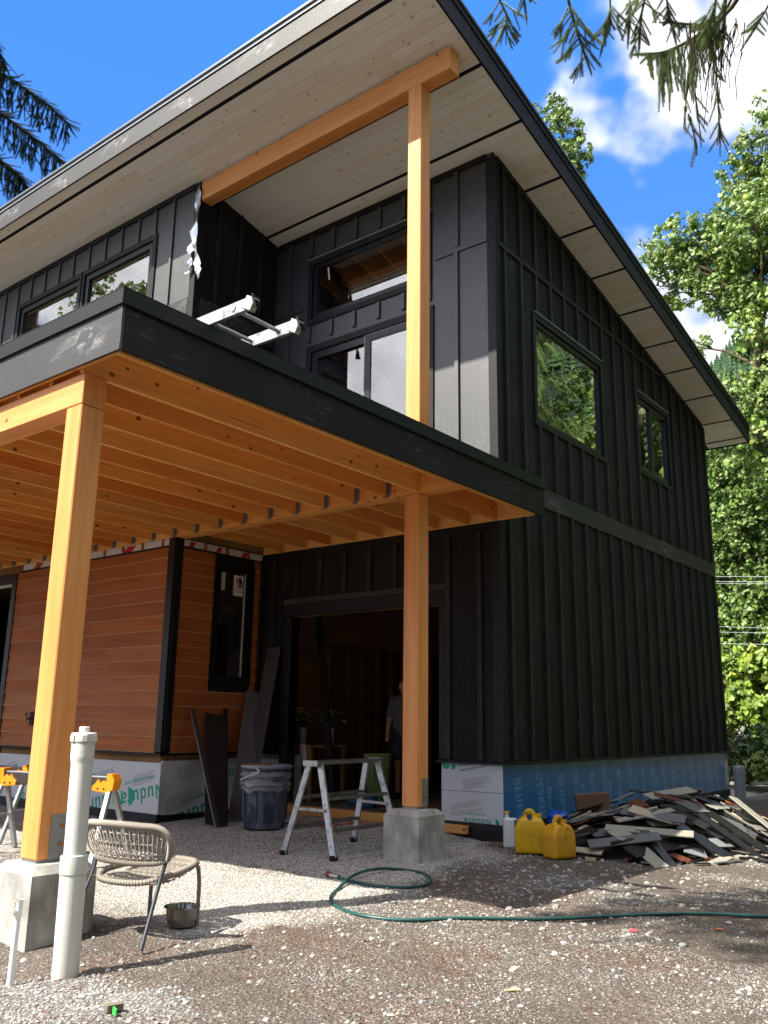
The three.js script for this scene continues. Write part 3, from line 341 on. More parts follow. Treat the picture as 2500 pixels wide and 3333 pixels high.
// roof: slab, soffit planks, fascias
{
  const zf = 2.6, zr = -8.89, xr = 0.58, xl = -15, R = RNG(331);
  const slope = (z0, z1, lo, hi, x0, x1) => polyGeo([[-z1, roofY(z1) + lo], [-z0, roofY(z0) + lo], [-z0, roofY(z0) + hi], [-z1, roofY(z1) + hi]], [], 'x', x1, x1 - x0);
  const roof = mesh('roof', slope(zr, zf, 0.03, 0.34, xl, xr), M.capDark, house);
  mesh('roof_sheet', slope(zr - 0.05, zf + 0.07, 0.345, 0.375, xl - 0.05, xr + 0.07), phy({ color: 0x6e7478, roughness: 0.4, metalness: 0.6 }), roof);
  const sof = mesh('soffit', slope(zr, zf, 0.014, 0.028, xl, xr), std({ color: 0x0b0a0c, roughness: 0.9 }), house);
  const gaps = [2.6, 2.43, 1.2, 0.245, -0.84, -1.9, -2.95, -4.0, -5.03, -5.93, -6.94, -7.93, -8.67, -8.89];
  const zone = (z) => { for (let i = 0; i + 1 < gaps.length; i++) if (z <= gaps[i] && z >= gaps[i + 1]) return i; };
  for (let i = 0; i + 1 < gaps.length; i++) {
    const a = gaps[i] - (i ? 0.026 : 0), b = gaps[i + 1] + (i === gaps.length - 2 ? 0 : 0.026), n = Math.max(1, Math.round((a - b) / 0.134)), w = (a - b) / n;
    for (let k = 0; k < n; k++) { const z1 = a - k * w - 0.0012, z0 = a - (k + 1) * w + 0.0012, zm = (z0 + z1) / 2; const js = [xr]; let x = xr - 0.6 - 3 * R(); while (x > -11) { js.push(x); x -= 3.05 + 0.6 * R(); } js.push(xl);
      for (let q = 0; q + 1 < js.length; q++) { if (z1 < -0.3 && js[q + 1] < -1 && q > 0) continue; const x1 = js[q], x0 = z1 < -0.3 ? Math.max(js[q + 1], -0.2) : js[q + 1]; if (x1 <= x0) continue; const g = cbox(x1 - x0 - 0.001, 0.0135, (z1 - z0) * Math.hypot(1, SL), 0.003); g.rotateX(-Math.atan(SL)); g.translate((x0 + x1) / 2, roofY(zm) + 0.0069, zm); mesh('soffit_plank', g, M.pine[Math.floor(R() * 4)], sof); } }
  }
  B('fascia', xl, xr + 0.028, roofY(zf) - 0.012, roofY(zf) + 0.29, zf + 0.002, zf + 0.03, M.fascia, house);
  mesh('drip_edge', boxAt(xl, xr + 0.07, roofY(zf) + 0.305, roofY(zf) + 0.43, zf + 0.034, zf + 0.046, 0.002), phy({ color: 0x8d9298, roughness: 0.4, metalness: 0.35 }), house);
  mesh('fascia', slope(zr - 0.03, zf, -0.012, 0.29, xr + 0.002, xr + 0.03), M.black, house);
  mesh('drip_edge', slope(zr - 0.06, zf + 0.033, 0.26, 0.40, xr + 0.032, xr + 0.045), M.cap, house);
  B('fascia', xl, xr + 0.03, roofY(zr) - 0.012, roofY(zr) + 0.29, zr - 0.06, zr - 0.032, M.black, house);
  // beam under the eave and the post that carries it
  mesh('roof_beam', boxAt(XBUMP + 0.03, 0.42, roofY(1.44) - 0.31, roofY(1.44) - 0.004, 1.45, ZB + 0.012, 0.004), M.post, house);
  mesh('post', boxAt(-0.19, 0.0, 4.16, roofY(1.44) - 0.312, 1.452, 1.642, 0.006), M.post, house);
}
// foundation: foam blocks, membranes, base flashing
function foamTex(w, h, draw) { return canvasTex(w, h, (g, W, H) => { g.fillStyle = '#d3d6d8'; g.fillRect(0, 0, W, H); const r = RNG(w + h); for (let i = 0; i < 260; i++) { g.fillStyle = `rgba(${120 + 90 * r() | 0},${120 + 90 * r() | 0},${115 + 90 * r() | 0},0.10)`; g.fillRect(r() * W, r() * H, 4 + 60 * r(), 1 + 3 * r()); } draw(g, W, H, r); }); }
const GREEN = '#16a283';
function smallPrint(g, x, y, n, len, rot, r, s = 1) { g.save(); g.translate(x, y); g.rotate(rot); g.fillStyle = '#7c7f80'; for (let i = 0; i < n; i++) { let q = 0; const end = len * (0.75 + 0.25 * r()); while (q < end) { const k = 5 + 14 * r(); g.fillRect(q, i * 9 * s, k, 3.2 * s); q += k + 4; } } g.restore(); }
function brandText(g, x, y, rot, s) { g.save(); g.translate(x, y); g.rotate(rot); g.fillStyle = GREEN; g.font = `bold ${84 * s}px sans-serif`; g.fillText('Nudura', 0, 0); g.font = `bold ${25 * s}px sans-serif`; g.fillText('www.nudura.com', 60 * s, 44 * s); g.beginPath(); g.arc(-34 * s, -32 * s, 40 * s, Math.PI * 0.5, Math.PI * 1.5); g.closePath(); g.fill(); g.restore(); }
{
  const tFac = foamTex(840, 640, (g, W, H, r) => { smallPrint(g, 290, 190, 8, 420, -0.18, r); smallPrint(g, 300, 250, 6, 320, -0.18, r); g.save(); g.translate(250, 95); g.rotate(-0.18); g.fillStyle = '#2b6f5e'; g.font = 'bold 44px sans-serif'; g.fillText('www.nudura.com', 0, 0); g.font = 'bold 90px sans-serif'; g.fillStyle = '#2c6a58'; g.fillText('Nudura', -20, -52); g.restore(); g.fillStyle = GREEN; g.beginPath(); g.arc(60, 12, 62, 0.05, Math.PI / 2); g.lineTo(60, 12); g.fill(); g.beginPath(); g.arc(150, 12, 62, 0, Math.PI / 2 + 0.2); g.lineTo(140, 0); g.fill(); g.beginPath(); g.arc(72, 6, 70, Math.PI * 0.5, Math.PI); g.lineTo(72, 6); g.fill(); brandText(g, 690, 590, Math.PI - 0.02, 1.25); g.fillStyle = '#6f8f86'; smallPrint(g, 110, 470, 7, 500, -0.19, r); smallPrint(g, 110, 550, 6, 500, -0.17, r); });
  const tBump = foamTex(2048, 320, (g, W, H, r) => { for (let i = 0; i < 5; i++) { const x = 80 + i * 420; brandText(g, x + 330, 120 + (i % 2) * 70, Math.PI - 0.2, 1.5); smallPrint(g, x, 95, 10, 230, -0.22, r, 0.8); } g.fillStyle = '#a9acae'; for (let i = 1; i < 4; i++) g.fillRect(i * 512, 0, 2, 320); });
  const tSide = foamTex(840, 320, (g, W, H, r) => { smallPrint(g, 40, 230, 10, 320, -0.22, r); smallPrint(g, 130, 40, 10, 330, -0.2, r); brandText(g, 600, 225, Math.PI - 0.2, 1.5); brandText(g, 840, 20, Math.PI - 0.2, 1.1); });
  const face = (name, w, h, t, m4, par) => { const g = new THREE.BoxGeometry(w, h, 0.06); g.applyMatrix4(m4); return mesh(name, g, std({ map: t, roughness: 0.55 }), par); };
  const rotY = new THREE.Matrix4().makeRotationY(Math.PI / 2), T = (x, y, z) => new THREE.Matrix4().makeTranslation(x, y, z);
  // two courses on the facade, their seam at 0.527
  const crop = (g, v0, v1) => { const u = g.attributes.uv; for (let i = 0; i < u.count; i++) u.setY(i, lerp(v0, v1, u.getY(i))); return g; };
  const fm = std({ map: tFac, roughness: 0.55 });
  mesh('foam_block', crop(new THREE.BoxGeometry(0.838, 0.306, 0.06), 0.52, 1).translate(-0.43, 0.683, -0.034), fm, house); mesh('foam_block', crop(new THREE.BoxGeometry(0.838, 0.336, 0.06), 0, 0.517).translate(-0.43, 0.357, -0.036), fm, house);
  face('foam_block', 4.0, 0.62, tBump, T(-6.05, 0.435, ZB - 0.035), house); face('foam_block', 4.0, 0.62, tBump, T(-10.06, 0.435, ZB - 0.035), house);
  face('foam_block', 1.56, 0.66, tSide, rotY.clone().premultiply(T(XBUMP - 0.035, 0.44, 0.81)), house);
  face('foam_block', 0.5, 0.6, tSide, T(-3.74, 0.47, -0.04), house);
  B('foundation_wall', -0.9, -0.06, -0.3, 0.83, -0.3, -0.067, M.conc, house); B('foundation_wall', -0.3, -0.07, -0.3, 0.83, ZBACK, -0.302, M.conc, house); B('foundation_wall', -14, XBUMP - 0.07, -0.3, 0.83, ZB - 0.3, ZB - 0.068, M.conc, house); B('foundation_wall', -4.35, XBUMP - 0.07, -0.3, 0.83, -0.2, ZB - 0.302, M.conc, house); B('foundation_wall', XBUMP - 0.06, -3.42, -0.3, 0.83, -0.3, -0.075, M.conc, house); B('foundation_wall', -14, 0, -0.3, 0.83, ZBACK - 0.02, ZBACK + 0.18, M.conc, house);
  // blue membrane sheets on the long side
  const blueT = canvasTex(512, 384, (g, W, H) => { g.fillStyle = '#28689f'; g.fillRect(0, 0, W, H); const r = RNG(5); for (let i = 0; i < 300; i++) { g.fillStyle = `rgba(${30 + 60 * r() | 0},${90 + 60 * r() | 0},${140 + 60 * r() | 0},0.12)`; g.fillRect(r() * W, r() * H, 2 + 8 * r(), 10 + 90 * r()); } g.fillStyle = 'rgba(170,205,226,0.42)'; g.font = 'bold 92px sans-serif'; for (const [x, y, s] of [[110, 150, 'BLUESKIN'], [330, 20, 'BLUESKIN'], [460, 230, 'BLUESKIN']]) { g.save(); g.translate(x, y); g.rotate(Math.PI / 2 - 0.12); g.fillText(s, -60, 0); g.restore(); } });
  const seams = [-0.004, -1.155, -2.05, -2.9, -3.77, -4.6, -5.43, -6.24, -7.08, ZBACK]; const blue = phy({ map: blueT, roughness: 0.34, bumpMap: tex(256, 256, 0.3, 0.3, (u, v) => grey(fb2(u * 6, v * 3, 6, 3, 401, 4)), false), bumpScale: 0.004, clearcoat: 0.4, clearcoatRoughness: 0.3 });
  for (let i = 0; i + 1 < seams.length; i++) mesh('membrane_sheet', new THREE.BoxGeometry(seams[i] - seams[i + 1] - 0.006, 0.64 + 0.004 * (i % 2), 0.06).applyMatrix4(rotY).translate(-0.034 + 0.002 * (i % 2), 0.52, (seams[i] + seams[i + 1]) / 2), blue, house);
  B('drainage_strip', -0.9, 0.004, 0.11, 0.188, -0.06, 0.004, M.membrane, house); B('drainage_strip', -0.06, 0.006, 0.05, 0.198, ZBACK, -0.008, M.membrane, house);
  B('drainage_strip', -14, XBUMP + 0.006, -0.1, 0.124, ZB - 0.06, ZB + 0.008, M.membrane, house); B('drainage_strip', XBUMP - 0.06, XBUMP + 0.008, -0.1, 0.108, 0.03, ZB - 0.062, M.membrane, house);
  { // dimpled sheet: rows of bumps
    const R = []; const dim = new THREE.SphereGeometry(0.009, 6, 3, 0, 2 * Math.PI, 0, Math.PI / 2).rotateX(Math.PI / 2); R.push(boxAt(-0.62, 0.0, -0.14, 0.108, -0.05, -0.002, 0.002)); for (let j = 0; j < 12; j++) for (let i = 0; i < 28; i++) R.push(dim.clone().translate(-0.61 + i * 0.022 + (j % 2) * 0.011, -0.13 + j * 0.02, -0.003)); mesh('dimpled_membrane', merge(R), M.membrane, house); }
  const ledge = (x0, x1, z0, z1) => B('base_flashing', x0, x1, 0.836, 0.866, z0, z1, M.cap, house, 0.003);
  ledge(-0.9, 0.06, -0.02, 0.06); ledge(-0.02, 0.06, ZBACK - 0.05, -0.021); ledge(-8.03, XBUMP + 0.06, ZB - 0.03, ZB + 0.06); ledge(XBUMP - 0.02, XBUMP + 0.06, 0.0, ZB - 0.031); ledge(XBUMP + 0.061, -3.56, -0.02, 0.05);
  B('sill_board', -3.5, -0.88, 0.085, 0.195, -0.025, 0.02, M.joist[1], house); B('sill_board', -0.86, -0.46, 0.065, 0.155, 0.012, 0.09, M.joist[1], house);
}

// ---------------------------------------------------------------- carport: posts, beams, joists, fascia, deck
{
  const cp = thing('carport', 'timber carport with exposed joists and black fascia in front of house', 'carport'), R = RNG(501), YJ = 3.683, JH = 0.265;
  const jm = () => M.joist[Math.floor(R() * 5)];
  const hz = 1.66, hg = std({ color: 0x8d9296, metalness: 0.6, roughness: 0.5 });
  for (let i = 0; i < 25; i++) {
    const x = i ? 0.055 - i * 0.4555 : 0.0, j = mesh('joist', boxAt(x - 0.04, x, YJ + (R() - 0.5) * 0.004, YJ + JH, hz, 5.70, 0.003), jm(), cp);
    if (i) mesh('joist_hanger', merge([boxAt(x - 0.044, x + 0.004, YJ - 0.003, YJ + 0.001, hz, hz + 0.05, 0.0005), boxAt(x + 0.001, x + 0.004, YJ, YJ + 0.17, hz, hz + 0.045, 0.0005), boxAt(x - 0.044, x - 0.041, YJ, YJ + 0.17, hz, hz + 0.045, 0.0005), boxAt(x + 0.004, x + 0.035, YJ + 0.02, YJ + 0.17, hz, hz + 0.003, 0.0005)]), hg, j);
    if (x > XBUMP + 0.1) mesh('joist', boxAt(x - 0.04, x, YJ + 0.002, YJ + JH, 0.045, 1.468, 0.003), jm(), cp);
  }
  mesh('beam', boxAt(XBUMP + 0.02, 0.448, YJ - 0.004, YJ + JH, 1.47, 1.658, 0.004), M.joist[2], cp);
  mesh('ledger', boxAt(-14, XBUMP + 0.018, YJ - 0.002, YJ + JH, ZB + 0.004, 1.658, 0.003), M.joist[0], cp);
  mesh('ledger', boxAt(XBUMP + 0.03, 0.448, YJ - 0.002, YJ + JH, 0.004, 0.043, 0.003), M.joist[0], cp);
  mesh('beam', boxAt(-12, 0.02, 3.452, YJ - 0.003, 5.51, 5.70, 0.005), M.post, cp);
  mesh('rim_board', boxAt(0.45, 0.488, YJ + 0.002, YJ + JH, 0.0, 5.735, 0.003), M.joist[2], cp); mesh('rim_board', boxAt(-12, 0.449, YJ + 0.03, YJ + JH, 5.702, 5.738, 0.003), M.joist[1], cp);
  for (let i = 0; i < 8; i++) mesh('deck_sheet', boxAt(-12, 0.49, YJ + JH + 0.002, YJ + JH + 0.02, 0.0 + i * 0.7175, 0.7155 + i * 0.7175, 0.001), M.joist[1], cp);
  mesh('deck_membrane', boxAt(-12, 0.487, YJ + JH + 0.022, 4.06, 0.03, 5.737, 0.002), M.capDark, cp);
  mesh('fascia', boxAt(-12, 0.51, 3.705, 4.045, 5.74, 5.765, 0.002), M.fascia, cp); mesh('fascia', boxAt(0.49, 0.512, 3.706, 4.045, -0.2, 5.739, 0.002), M.scuff, cp);
  mesh('cap_flashing', merge([boxAt(-12, 0.535, 4.03, 4.146, 5.767, 5.787, 0.003), boxAt(-12, 0.535, 4.147, 4.155, 5.66, 5.787, 0.001)]), M.cap, cp);
  mesh('cap_flashing', merge([boxAt(0.514, 0.536, 4.03, 4.146, -0.22, 5.766, 0.003), boxAt(0.41, 0.536, 4.147, 4.155, -0.22, 5.659, 0.001)]), M.cap, cp);
  mesh('cap_flashing', merge([boxAt(0.40, 0.42, 4.0, 4.146, 0.03, 5.64, 0.002)]), M.capDark, cp);
  // posts on concrete footings with a steel knife plate
  const post = (x0, z0, yb, yt, side) => { const p = mesh('post', boxAt(x0, x0 + 0.19, yb, yt, z0, z0 + 0.19, 0.008), M.post, cp); const xs = x0 + 0.191;
    mesh('post_bracket', merge([boxAt(xs, xs + 0.006, yb - 0.0, yb + 0.27, side[0], side[1], 0.001), boxAt(x0 + 0.01, x0 + 0.18, yb - 0.02, yb - 0.001, z0 + 0.01, z0 + 0.18, 0.001)]), M.galv, p);
    for (const dy of [0.09, 0.2]) mesh('bolt', cyl(0.012, 0.012, 0.02, 8).rotateZ(Math.PI / 2).translate(xs + 0.012, yb + dy, (side[0] + side[1]) / 2), std({ color: 0xb0713c, roughness: 0.5, metalness: 0.3 }), p); };
  post(-0.19, 1.462, 0.485, YJ - 0.006, [1.475, 1.575]); post(-0.17, 5.51, 0.425, 3.449, [5.46, 5.62]);
  const foot = (cx, cz, h, yt, yb) => { const c = 0.05, p = []; const s = new THREE.Shape(); const g = lathe([[0.0, yb], [h * 1.414, yb], [h * 1.414, yt - c], [(h - c) * 1.414, yt], [0, yt]], 4).toNonIndexed(); g.deleteAttribute('normal'); g.computeVertexNormals(); g.rotateY(Math.PI / 4); const ps = g.attributes.position, u = g.attributes.uv, nn = g.attributes.normal; for (let i = 0; i < ps.count; i++) { const nx = Math.abs(nn.getX(i)), ny = Math.abs(nn.getY(i)); u.setXY(i, nx > 0.6 ? ps.getZ(i) : ps.getX(i), ny > 0.8 ? ps.getZ(i) : ps.getY(i)); } g.translate(cx, 0, cz); mesh('concrete_footing', g, M.conc, cp); };
  foot(-0.065, 1.61, 0.215, 0.466, -0.3); foot(-0.075, 5.565, 0.225, 0.408, -0.4);
}

// ---------------------------------------------------------------- loose things on the ground
const onG = (x, z) => gh(x, z);
// white drain pipe, small pipe
{
  const x = 0.86, z = 5.97, y = gh(x, z) - 0.03, t = thing('drain_pipe', 'tall white plastic drain pipe with screw cap beside concrete footing', 'pipe', [x, y, z]); t.rotation.set(-0.004, 0, 0.028);
  const L = (n, p, m = M.pvc) => mesh(n, lathe(p, 36), m, t);
  L('lower_pipe', [[0.0, 0], [0.069, 0], [0.069, 0.62], [0.0715, 0.625]]); L('coupling', [[0.0695, 0.545], [0.0735, 0.545], [0.0735, 0.635], [0.067, 0.64], [0.060, 0.64]]);
  L('upper_pipe', [[0.0585, 0.6], [0.0585, 1.115], [0.060, 1.125], [0.0635, 1.145], [0.0645, 1.155], [0.0645, 1.27]]); L('cap_ring', [[0.0655, 1.235], [0.069, 1.235], [0.069, 1.275], [0.0665, 1.285], [0.0, 1.285]]);
  L('plug', [[0.029, 1.28], [0.029, 1.312], [0.026, 1.318], [0, 1.318]]); for (let i = 0; i < 6; i++) { const a = i * Math.PI / 3; mesh('lug', cbox(0.03, 0.036, 0.012, 0.002).translate(0, 1.254, 0.069).rotateY(a), M.pvc, t); }
  mesh('side_branch', merge([cyl(0.03, 0.03, 0.07, 16).translate(-0.06, 0.2, -0.045), cyl(0.034, 0.034, 0.03, 16).translate(-0.06, 0.24, -0.045)]), M.pvc, t);
  const x2 = 0.72, z2 = 6.2, y2 = gh(x2, z2) - 0.04, s = thing('small_pipe', 'thin white plastic pipe with printed lettering before concrete footing', 'pipe', [x2, y2, z2]); s.rotation.set(0, 0.5, -0.02);
  const pt = canvasTex(1024, 64, (g, w, h) => { g.fillStyle = '#dfe3e2'; g.fillRect(0, 0, w, h); g.fillStyle = '#3a3f42'; g.font = '30px monospace'; g.fillText('PW-G ASTM D1785   PVC-O ASTM D1785', 60, 44); });
  pt.center.set(0.5, 0.5); pt.rotation = Math.PI / 2; pt.repeat.set(1.0, 1.0);
  mesh('tube', new THREE.CylinderGeometry(0.0167, 0.0167, 0.44, 18, 1, true).translate(0, 0.22, 0), phy({ map: pt, roughness: 0.35 }), s); mesh('torn_end', new THREE.CylinderGeometry(0.021, 0.0205, 0.085, 18, 1, true, 0.4, 4.9).translate(0, 0.415, 0), phy({ color: 0xe6e8e6, roughness: 0.35, side: THREE.DoubleSide }), s); mesh('torn_flap', cbox(0.03, 0.05, 0.002, 0.0005).rotateX(0.4).translate(0.012, 0.385, 0.028), M.pvc, s);
}
// woven chair
{
  const c = thing('woven_chair', 'grey woven cord patio chair with metal legs by the concrete footing', 'chair', [0.45, gh(0.45, 5.2), 5.2], 0.2);
  const fr = phy({ color: 0x7d7876, roughness: 0.45, metalness: 0.2 }), leg = phy({ color: 0x62646a, roughness: 0.3, metalness: 0.7 }), cordM = [std({ color: 0xa59d92, roughness: 0.75 }), std({ color: 0x938b80, roughness: 0.75 })];
  const P = (x, y, z) => V3(x, y, z), WF = 0.2, WR = 0.25, ZF = -0.31, ZR = 0.2;   // local +z is the rear
  const ring = [P(-WF, 0.385, ZF + 0.06), P(-WF + 0.05, 0.395, ZF), P(WF - 0.05, 0.395, ZF), P(WF, 0.385, ZF + 0.06), P(WR, 0.36, ZR - 0.12), P(WR - 0.08, 0.335, ZR), P(-WR + 0.08, 0.335, ZR), P(-WR, 0.36, ZR - 0.12)];
  mesh('seat_frame', tube(ring, 0.0165, 10, 90, true), cordM[1], c);
  const bt = new THREE.CatmullRomCurve3([P(-0.29, 0.46, 0.13), P(-0.325, 0.52, 0.15), P(-0.335, 0.60, 0.18), P(-0.29, 0.65, 0.21), P(-0.16, 0.662, 0.25), P(0, 0.665, 0.265), P(0.16, 0.662, 0.25), P(0.29, 0.65, 0.21), P(0.335, 0.60, 0.18), P(0.325, 0.52, 0.15), P(0.29, 0.46, 0.13)], false, 'centripetal'); mesh('back_rail', new THREE.TubeGeometry(bt, 80, 0.017, 10), cordM[0], c);
  const bb = new THREE.CatmullRomCurve3([P(-0.29, 0.46, 0.13), P(-0.24, 0.447, 0.165), P(-0.13, 0.44, 0.195), P(0, 0.438, 0.205), P(0.13, 0.44, 0.195), P(0.24, 0.447, 0.165), P(0.29, 0.46, 0.13)], false, 'centripetal'); mesh('back_rail', new THREE.TubeGeometry(bb, 60, 0.0145, 8), cordM[1], c);
  const ringsOn = (cv, n, r) => { const w = []; for (let i = 2; i < n - 1; i++) { const t = i / n, p = cv.getPointAt(t), d = cv.getTangentAt(t), g = new THREE.TorusGeometry(r, 0.0036, 4, 10); g.applyQuaternion(new THREE.Quaternion().setFromUnitVectors(V3(0, 0, 1), d)); w.push(g.translate(p.x, p.y, p.z)); } return w; };
  mesh('wrapped_cord', merge(ringsOn(bt, 150, 0.0178)), cordM[0], c).userData.kind = 'stuff'; mesh('wrapped_cord', merge([...ringsOn(bb, 60, 0.0154), ...ringsOn(new THREE.CatmullRomCurve3(ring, true, 'centripetal'), 90, 0.0173)]), cordM[1], c).userData.kind = 'stuff';
  const net = [], N = 26; for (let i = 0; i < N; i++) for (const k of [-1, 1]) { const t = 0.1 + 0.8 * i / (N - 1), t2 = clamp(t + k * 0.055, 0.1, 0.9), a = bt.getPointAt(t), b = bb.getPointAt(clamp((t2 - 0.1) / 0.8)), m = a.clone().lerp(b, 0.5); m.z += 0.012 * k; net.push(tube([a, m, b], 0.004, 5, 4)); }
  for (const h of [0.25, 0.5, 0.75, 0.88]) { const q = []; for (let i = 0; i <= 26; i++) { const t = i / 26; q.push(bt.getPointAt(0.1 + 0.8 * t).lerp(bb.getPointAt(t), h).add(V3(0, 0.006 * (i % 2 ? 1 : -1), 0.01 * (i % 2 ? 1 : -1)))); } net.push(tube(q, 0.0048, 5, 70)); }
  mesh('woven_back', merge(net), cordM[0], c).userData.kind = 'stuff';
  const sw = [], yS = (z) => lerp(0.392, 0.335, (z - ZF) / (ZR - ZF)) - 0.03 * Math.sin(Math.PI * (z - ZF) / (ZR - ZF)); for (let i = 0; i < 24; i++) for (const k of [-1, 1]) { const u = -1 + 2 * i / 23, u2 = clamp(u + k * 0.2, -1, 1), q = []; for (let j = 0; j <= 6; j++) { const z = lerp(ZF + 0.005, ZR - 0.005, j / 6); q.push(P(lerp(u, u2, j / 6) * lerp(WF, WR, j / 6) * 0.97, yS(z) + 0.006 * k * (j % 2 ? 1 : -1), z)); } sw.push(tube(q, 0.0062, 5, 12)); } for (let j = 1; j < 9; j++) { const z = lerp(ZF, ZR, j / 9), w = lerp(WF, WR, j / 9), q = []; for (let i = 0; i <= 20; i++) q.push(P(-w + i / 20 * 2 * w, yS(z) + 0.009 * (i % 2 ? 1 : -1), z)); sw.push(tube(q, 0.0056, 5, 40)); } mesh('woven_seat', merge(sw), cordM[1], c).userData.kind = 'stuff';
  for (const s of [-1, 1]) { mesh('front_leg', tube([P(s * WF, 0, ZF + 0.0), P(s * WF, 0.3, ZF + 0.005), P(s * WF, 0.375, ZF + 0.03), P(s * (WF + 0.01), 0.385, ZF + 0.09)], 0.0135, 9, 18), fr, c); mesh('rear_leg', tube([P(s * 0.31, 0.0, 0.33), P(s * 0.275, 0.36, 0.16), P(s * 0.285, 0.47, 0.125)], 0.0125, 9, 14), leg, c); }
}
// steel bowl
{
  const p = [0.52, 0, 4.93], c = thing('steel_bowl', 'stainless steel dog bowl on the gravel under the woven chair', 'bowl', [p[0], gh(p[0], p[2]) + 0.002, p[2]]);
  mesh('bowl', lathe([[0, 0.0], [0.07, 0.0], [0.088, 0.02], [0.098, 0.06], [0.101, 0.118], [0.116, 0.124], [0.116, 0.128], [0.099, 0.124], [0.094, 0.06], [0.08, 0.022], [0, 0.012]], 40), phy({ color: 0xa9a59c, metalness: 1, roughness: 0.22, side: THREE.DoubleSide }), c);
  mesh('water', new THREE.CircleGeometry(0.095, 32).rotateX(-Math.PI / 2).translate(0, 0.095, 0), phy({ color: 0x30342f, roughness: 0.03, transmission: 0.4 }), c);
}
// garden hose
{
  const q = [[1100, 2858], [1160, 2868], [1240, 2883], [1330, 2888], [1385, 2880], [1402, 2863], [1370, 2843], [1300, 2833], [1220, 2842], [1150, 2862], [1100, 2888], [1076, 2918], [1100, 2950], [1180, 2978], [1300, 2990], [1500, 2989], [1750, 2985], [2000, 2977], [2250, 2977], [2500, 2984], [2720, 2990]].map(([a, b], i) => { const p = hit(a, b, 1, 0.02); p.y = gh(p.x, p.z) + 0.012 + (i === 9 || i === 8 ? 0.03 : 0); return p; });
  const h = thing('garden_hose', 'dark green garden hose looped across the gravel', 'hose', [0, 0, 0]); mesh('hose', tube(q, 0.0125, 10, 260), phy({ color: 0x1d4a46, roughness: 0.4 }), h);
  const d = q[0].clone().sub(q[1]).normalize(), e = k => q[0].clone().addScaledVector(d, k).add(V3(0, 0.006, 0)); mesh('connector', tube([e(-0.01), e(0.09)], 0.019, 14, 4), phy({ color: 0xb3b0a8, metalness: 0.5, roughness: 0.4 }), h); mesh('collar', tube([e(0.09), e(0.125)], 0.025, 14, 3), phy({ color: 0x7c2328, roughness: 0.5 }), h);
}
// aluminium work stand (double-sided step ladder)
{
  const c = thing('work_stand', 'aluminium folding work platform standing on gravel under the carport', 'ladder', [0, 0, 0]);
  const G = (x, z) => V3(x, gh(x, z), z); const near = { a: [-1.24, 2.22], b: [-0.50, 2.30], t: [[-1.0, 0.87, 2.14], [-0.84, 0.87, 2.15]] }, far = { a: [-1.19, 1.19], b: [-0.52, 1.24], t: [[-1.07, 0.87, 1.14], [-0.91, 0.87, 1.15]] };
  const rails = [];
  for (const e of [near, far]) { const fa = G(...e.a).add(V3(0, 0.02, 0)), fb = G(...e.b).add(V3(0, 0.02, 0)), ta = V3(...e.t[0]), tb = V3(...e.t[1]); rails.push([fa, ta, fb, tb]); for (const [f, t] of [[fa, ta], [fb, tb]]) { mesh('leg', barGeo(f, t, 0.026, 0.07, V3(1, 0, 0)), M.alum, c); mesh('foot', cbox(0.05, 0.05, 0.09, 0.008).translate(f.x, f.y + 0.005, f.z), M.rubber, c); }
    mesh('spreader', barGeo(fa.clone().lerp(ta, 0.5).add(V3(0, 0, 0.03)), fb.clone().lerp(tb, 0.5).add(V3(0, 0, 0.03)), 0.006, 0.03), M.alum, c); }
  for (const k of [0.28, 0.62]) { mesh('step', barGeo(rails[0][0].clone().lerp(rails[0][1], k), rails[1][0].clone().lerp(rails[1][1], k), 0.07, 0.03), M.alumRung, c); mesh('step', barGeo(rails[0][2].clone().lerp(rails[0][3], k), rails[1][2].clone().lerp(rails[1][3], k), 0.07, 0.03), M.alumRung, c); }
  mesh('platform', barGeo(V3(-0.92, 0.885, 2.2), V3(-0.99, 0.885, 1.09), 0.2, 0.035), M.alumRung, c); for (const [x, y, z, x2, z2] of [[-1.02, 0.88, 2.2, -0.82, 2.2], [-1.09, 0.88, 1.09, -0.89, 1.09]]) mesh('end_cap', barGeo(V3(x, y, z + 0.012), V3(x2, y, z2 + 0.012), 0.012, 0.06), M.alum, c);
}
// extension ladder lying on the carport edge
{
  const c = thing('extension_ladder', 'aluminium extension ladder lying over the edge of carport roof', 'ladder', [-0.09, 0, -0.185]);
  const zz = [5.20, 4.74], y0 = 4.21, sl = 0.0; for (const z of zz) { mesh('rail', merge([barGeo(V3(-2.6, y0, z), V3(1.02, y0 + 0.01, z), 0.006, 0.1), barGeo(V3(-2.6, y0 + 0.047, z - 0.012), V3(1.02, y0 + 0.057, z - 0.012), 0.03, 0.006), barGeo(V3(-2.6, y0 - 0.047, z - 0.012), V3(1.0, y0 - 0.037, z - 0.012), 0.03, 0.006)]), M.alum, c); const sh = mesh('shoe', barGeo(V3(1.0, y0 + 0.02, z), V3(1.09, y0 - 0.03, z), 0.05, 0.1), M.alum, c); const pad = []; for (let i = 0; i < 7; i++) pad.push(cbox(0.03, 0.011, 0.055, 0.002).rotateZ(-0.5).translate(1.085 + 0.005 * i, y0 + 0.05 - i * 0.016, z)); mesh('pad', merge(pad), M.rubber, sh); mesh('bolt', cyl(0.01, 0.01, 0.02, 10).rotateX(Math.PI / 2).translate(1.03, y0 + 0.02, z + 0.008), M.galv, c); mesh('rivet_plate', cyl(0.028, 0.028, 0.006, 18).rotateX(Math.PI / 2).translate(0.86, y0 + 0.015, z + 0.006), M.galv, c); }
  for (let i = 0; i < 9; i++) { const x = 0.92 - i * 0.305; mesh('rung', cyl(0.017, 0.017, zz[0] - zz[1], 14).rotateX(Math.PI / 2).translate(x - 0.06, y0 + 0.012, (zz[0] + zz[1]) / 2), M.alum, c); }
}
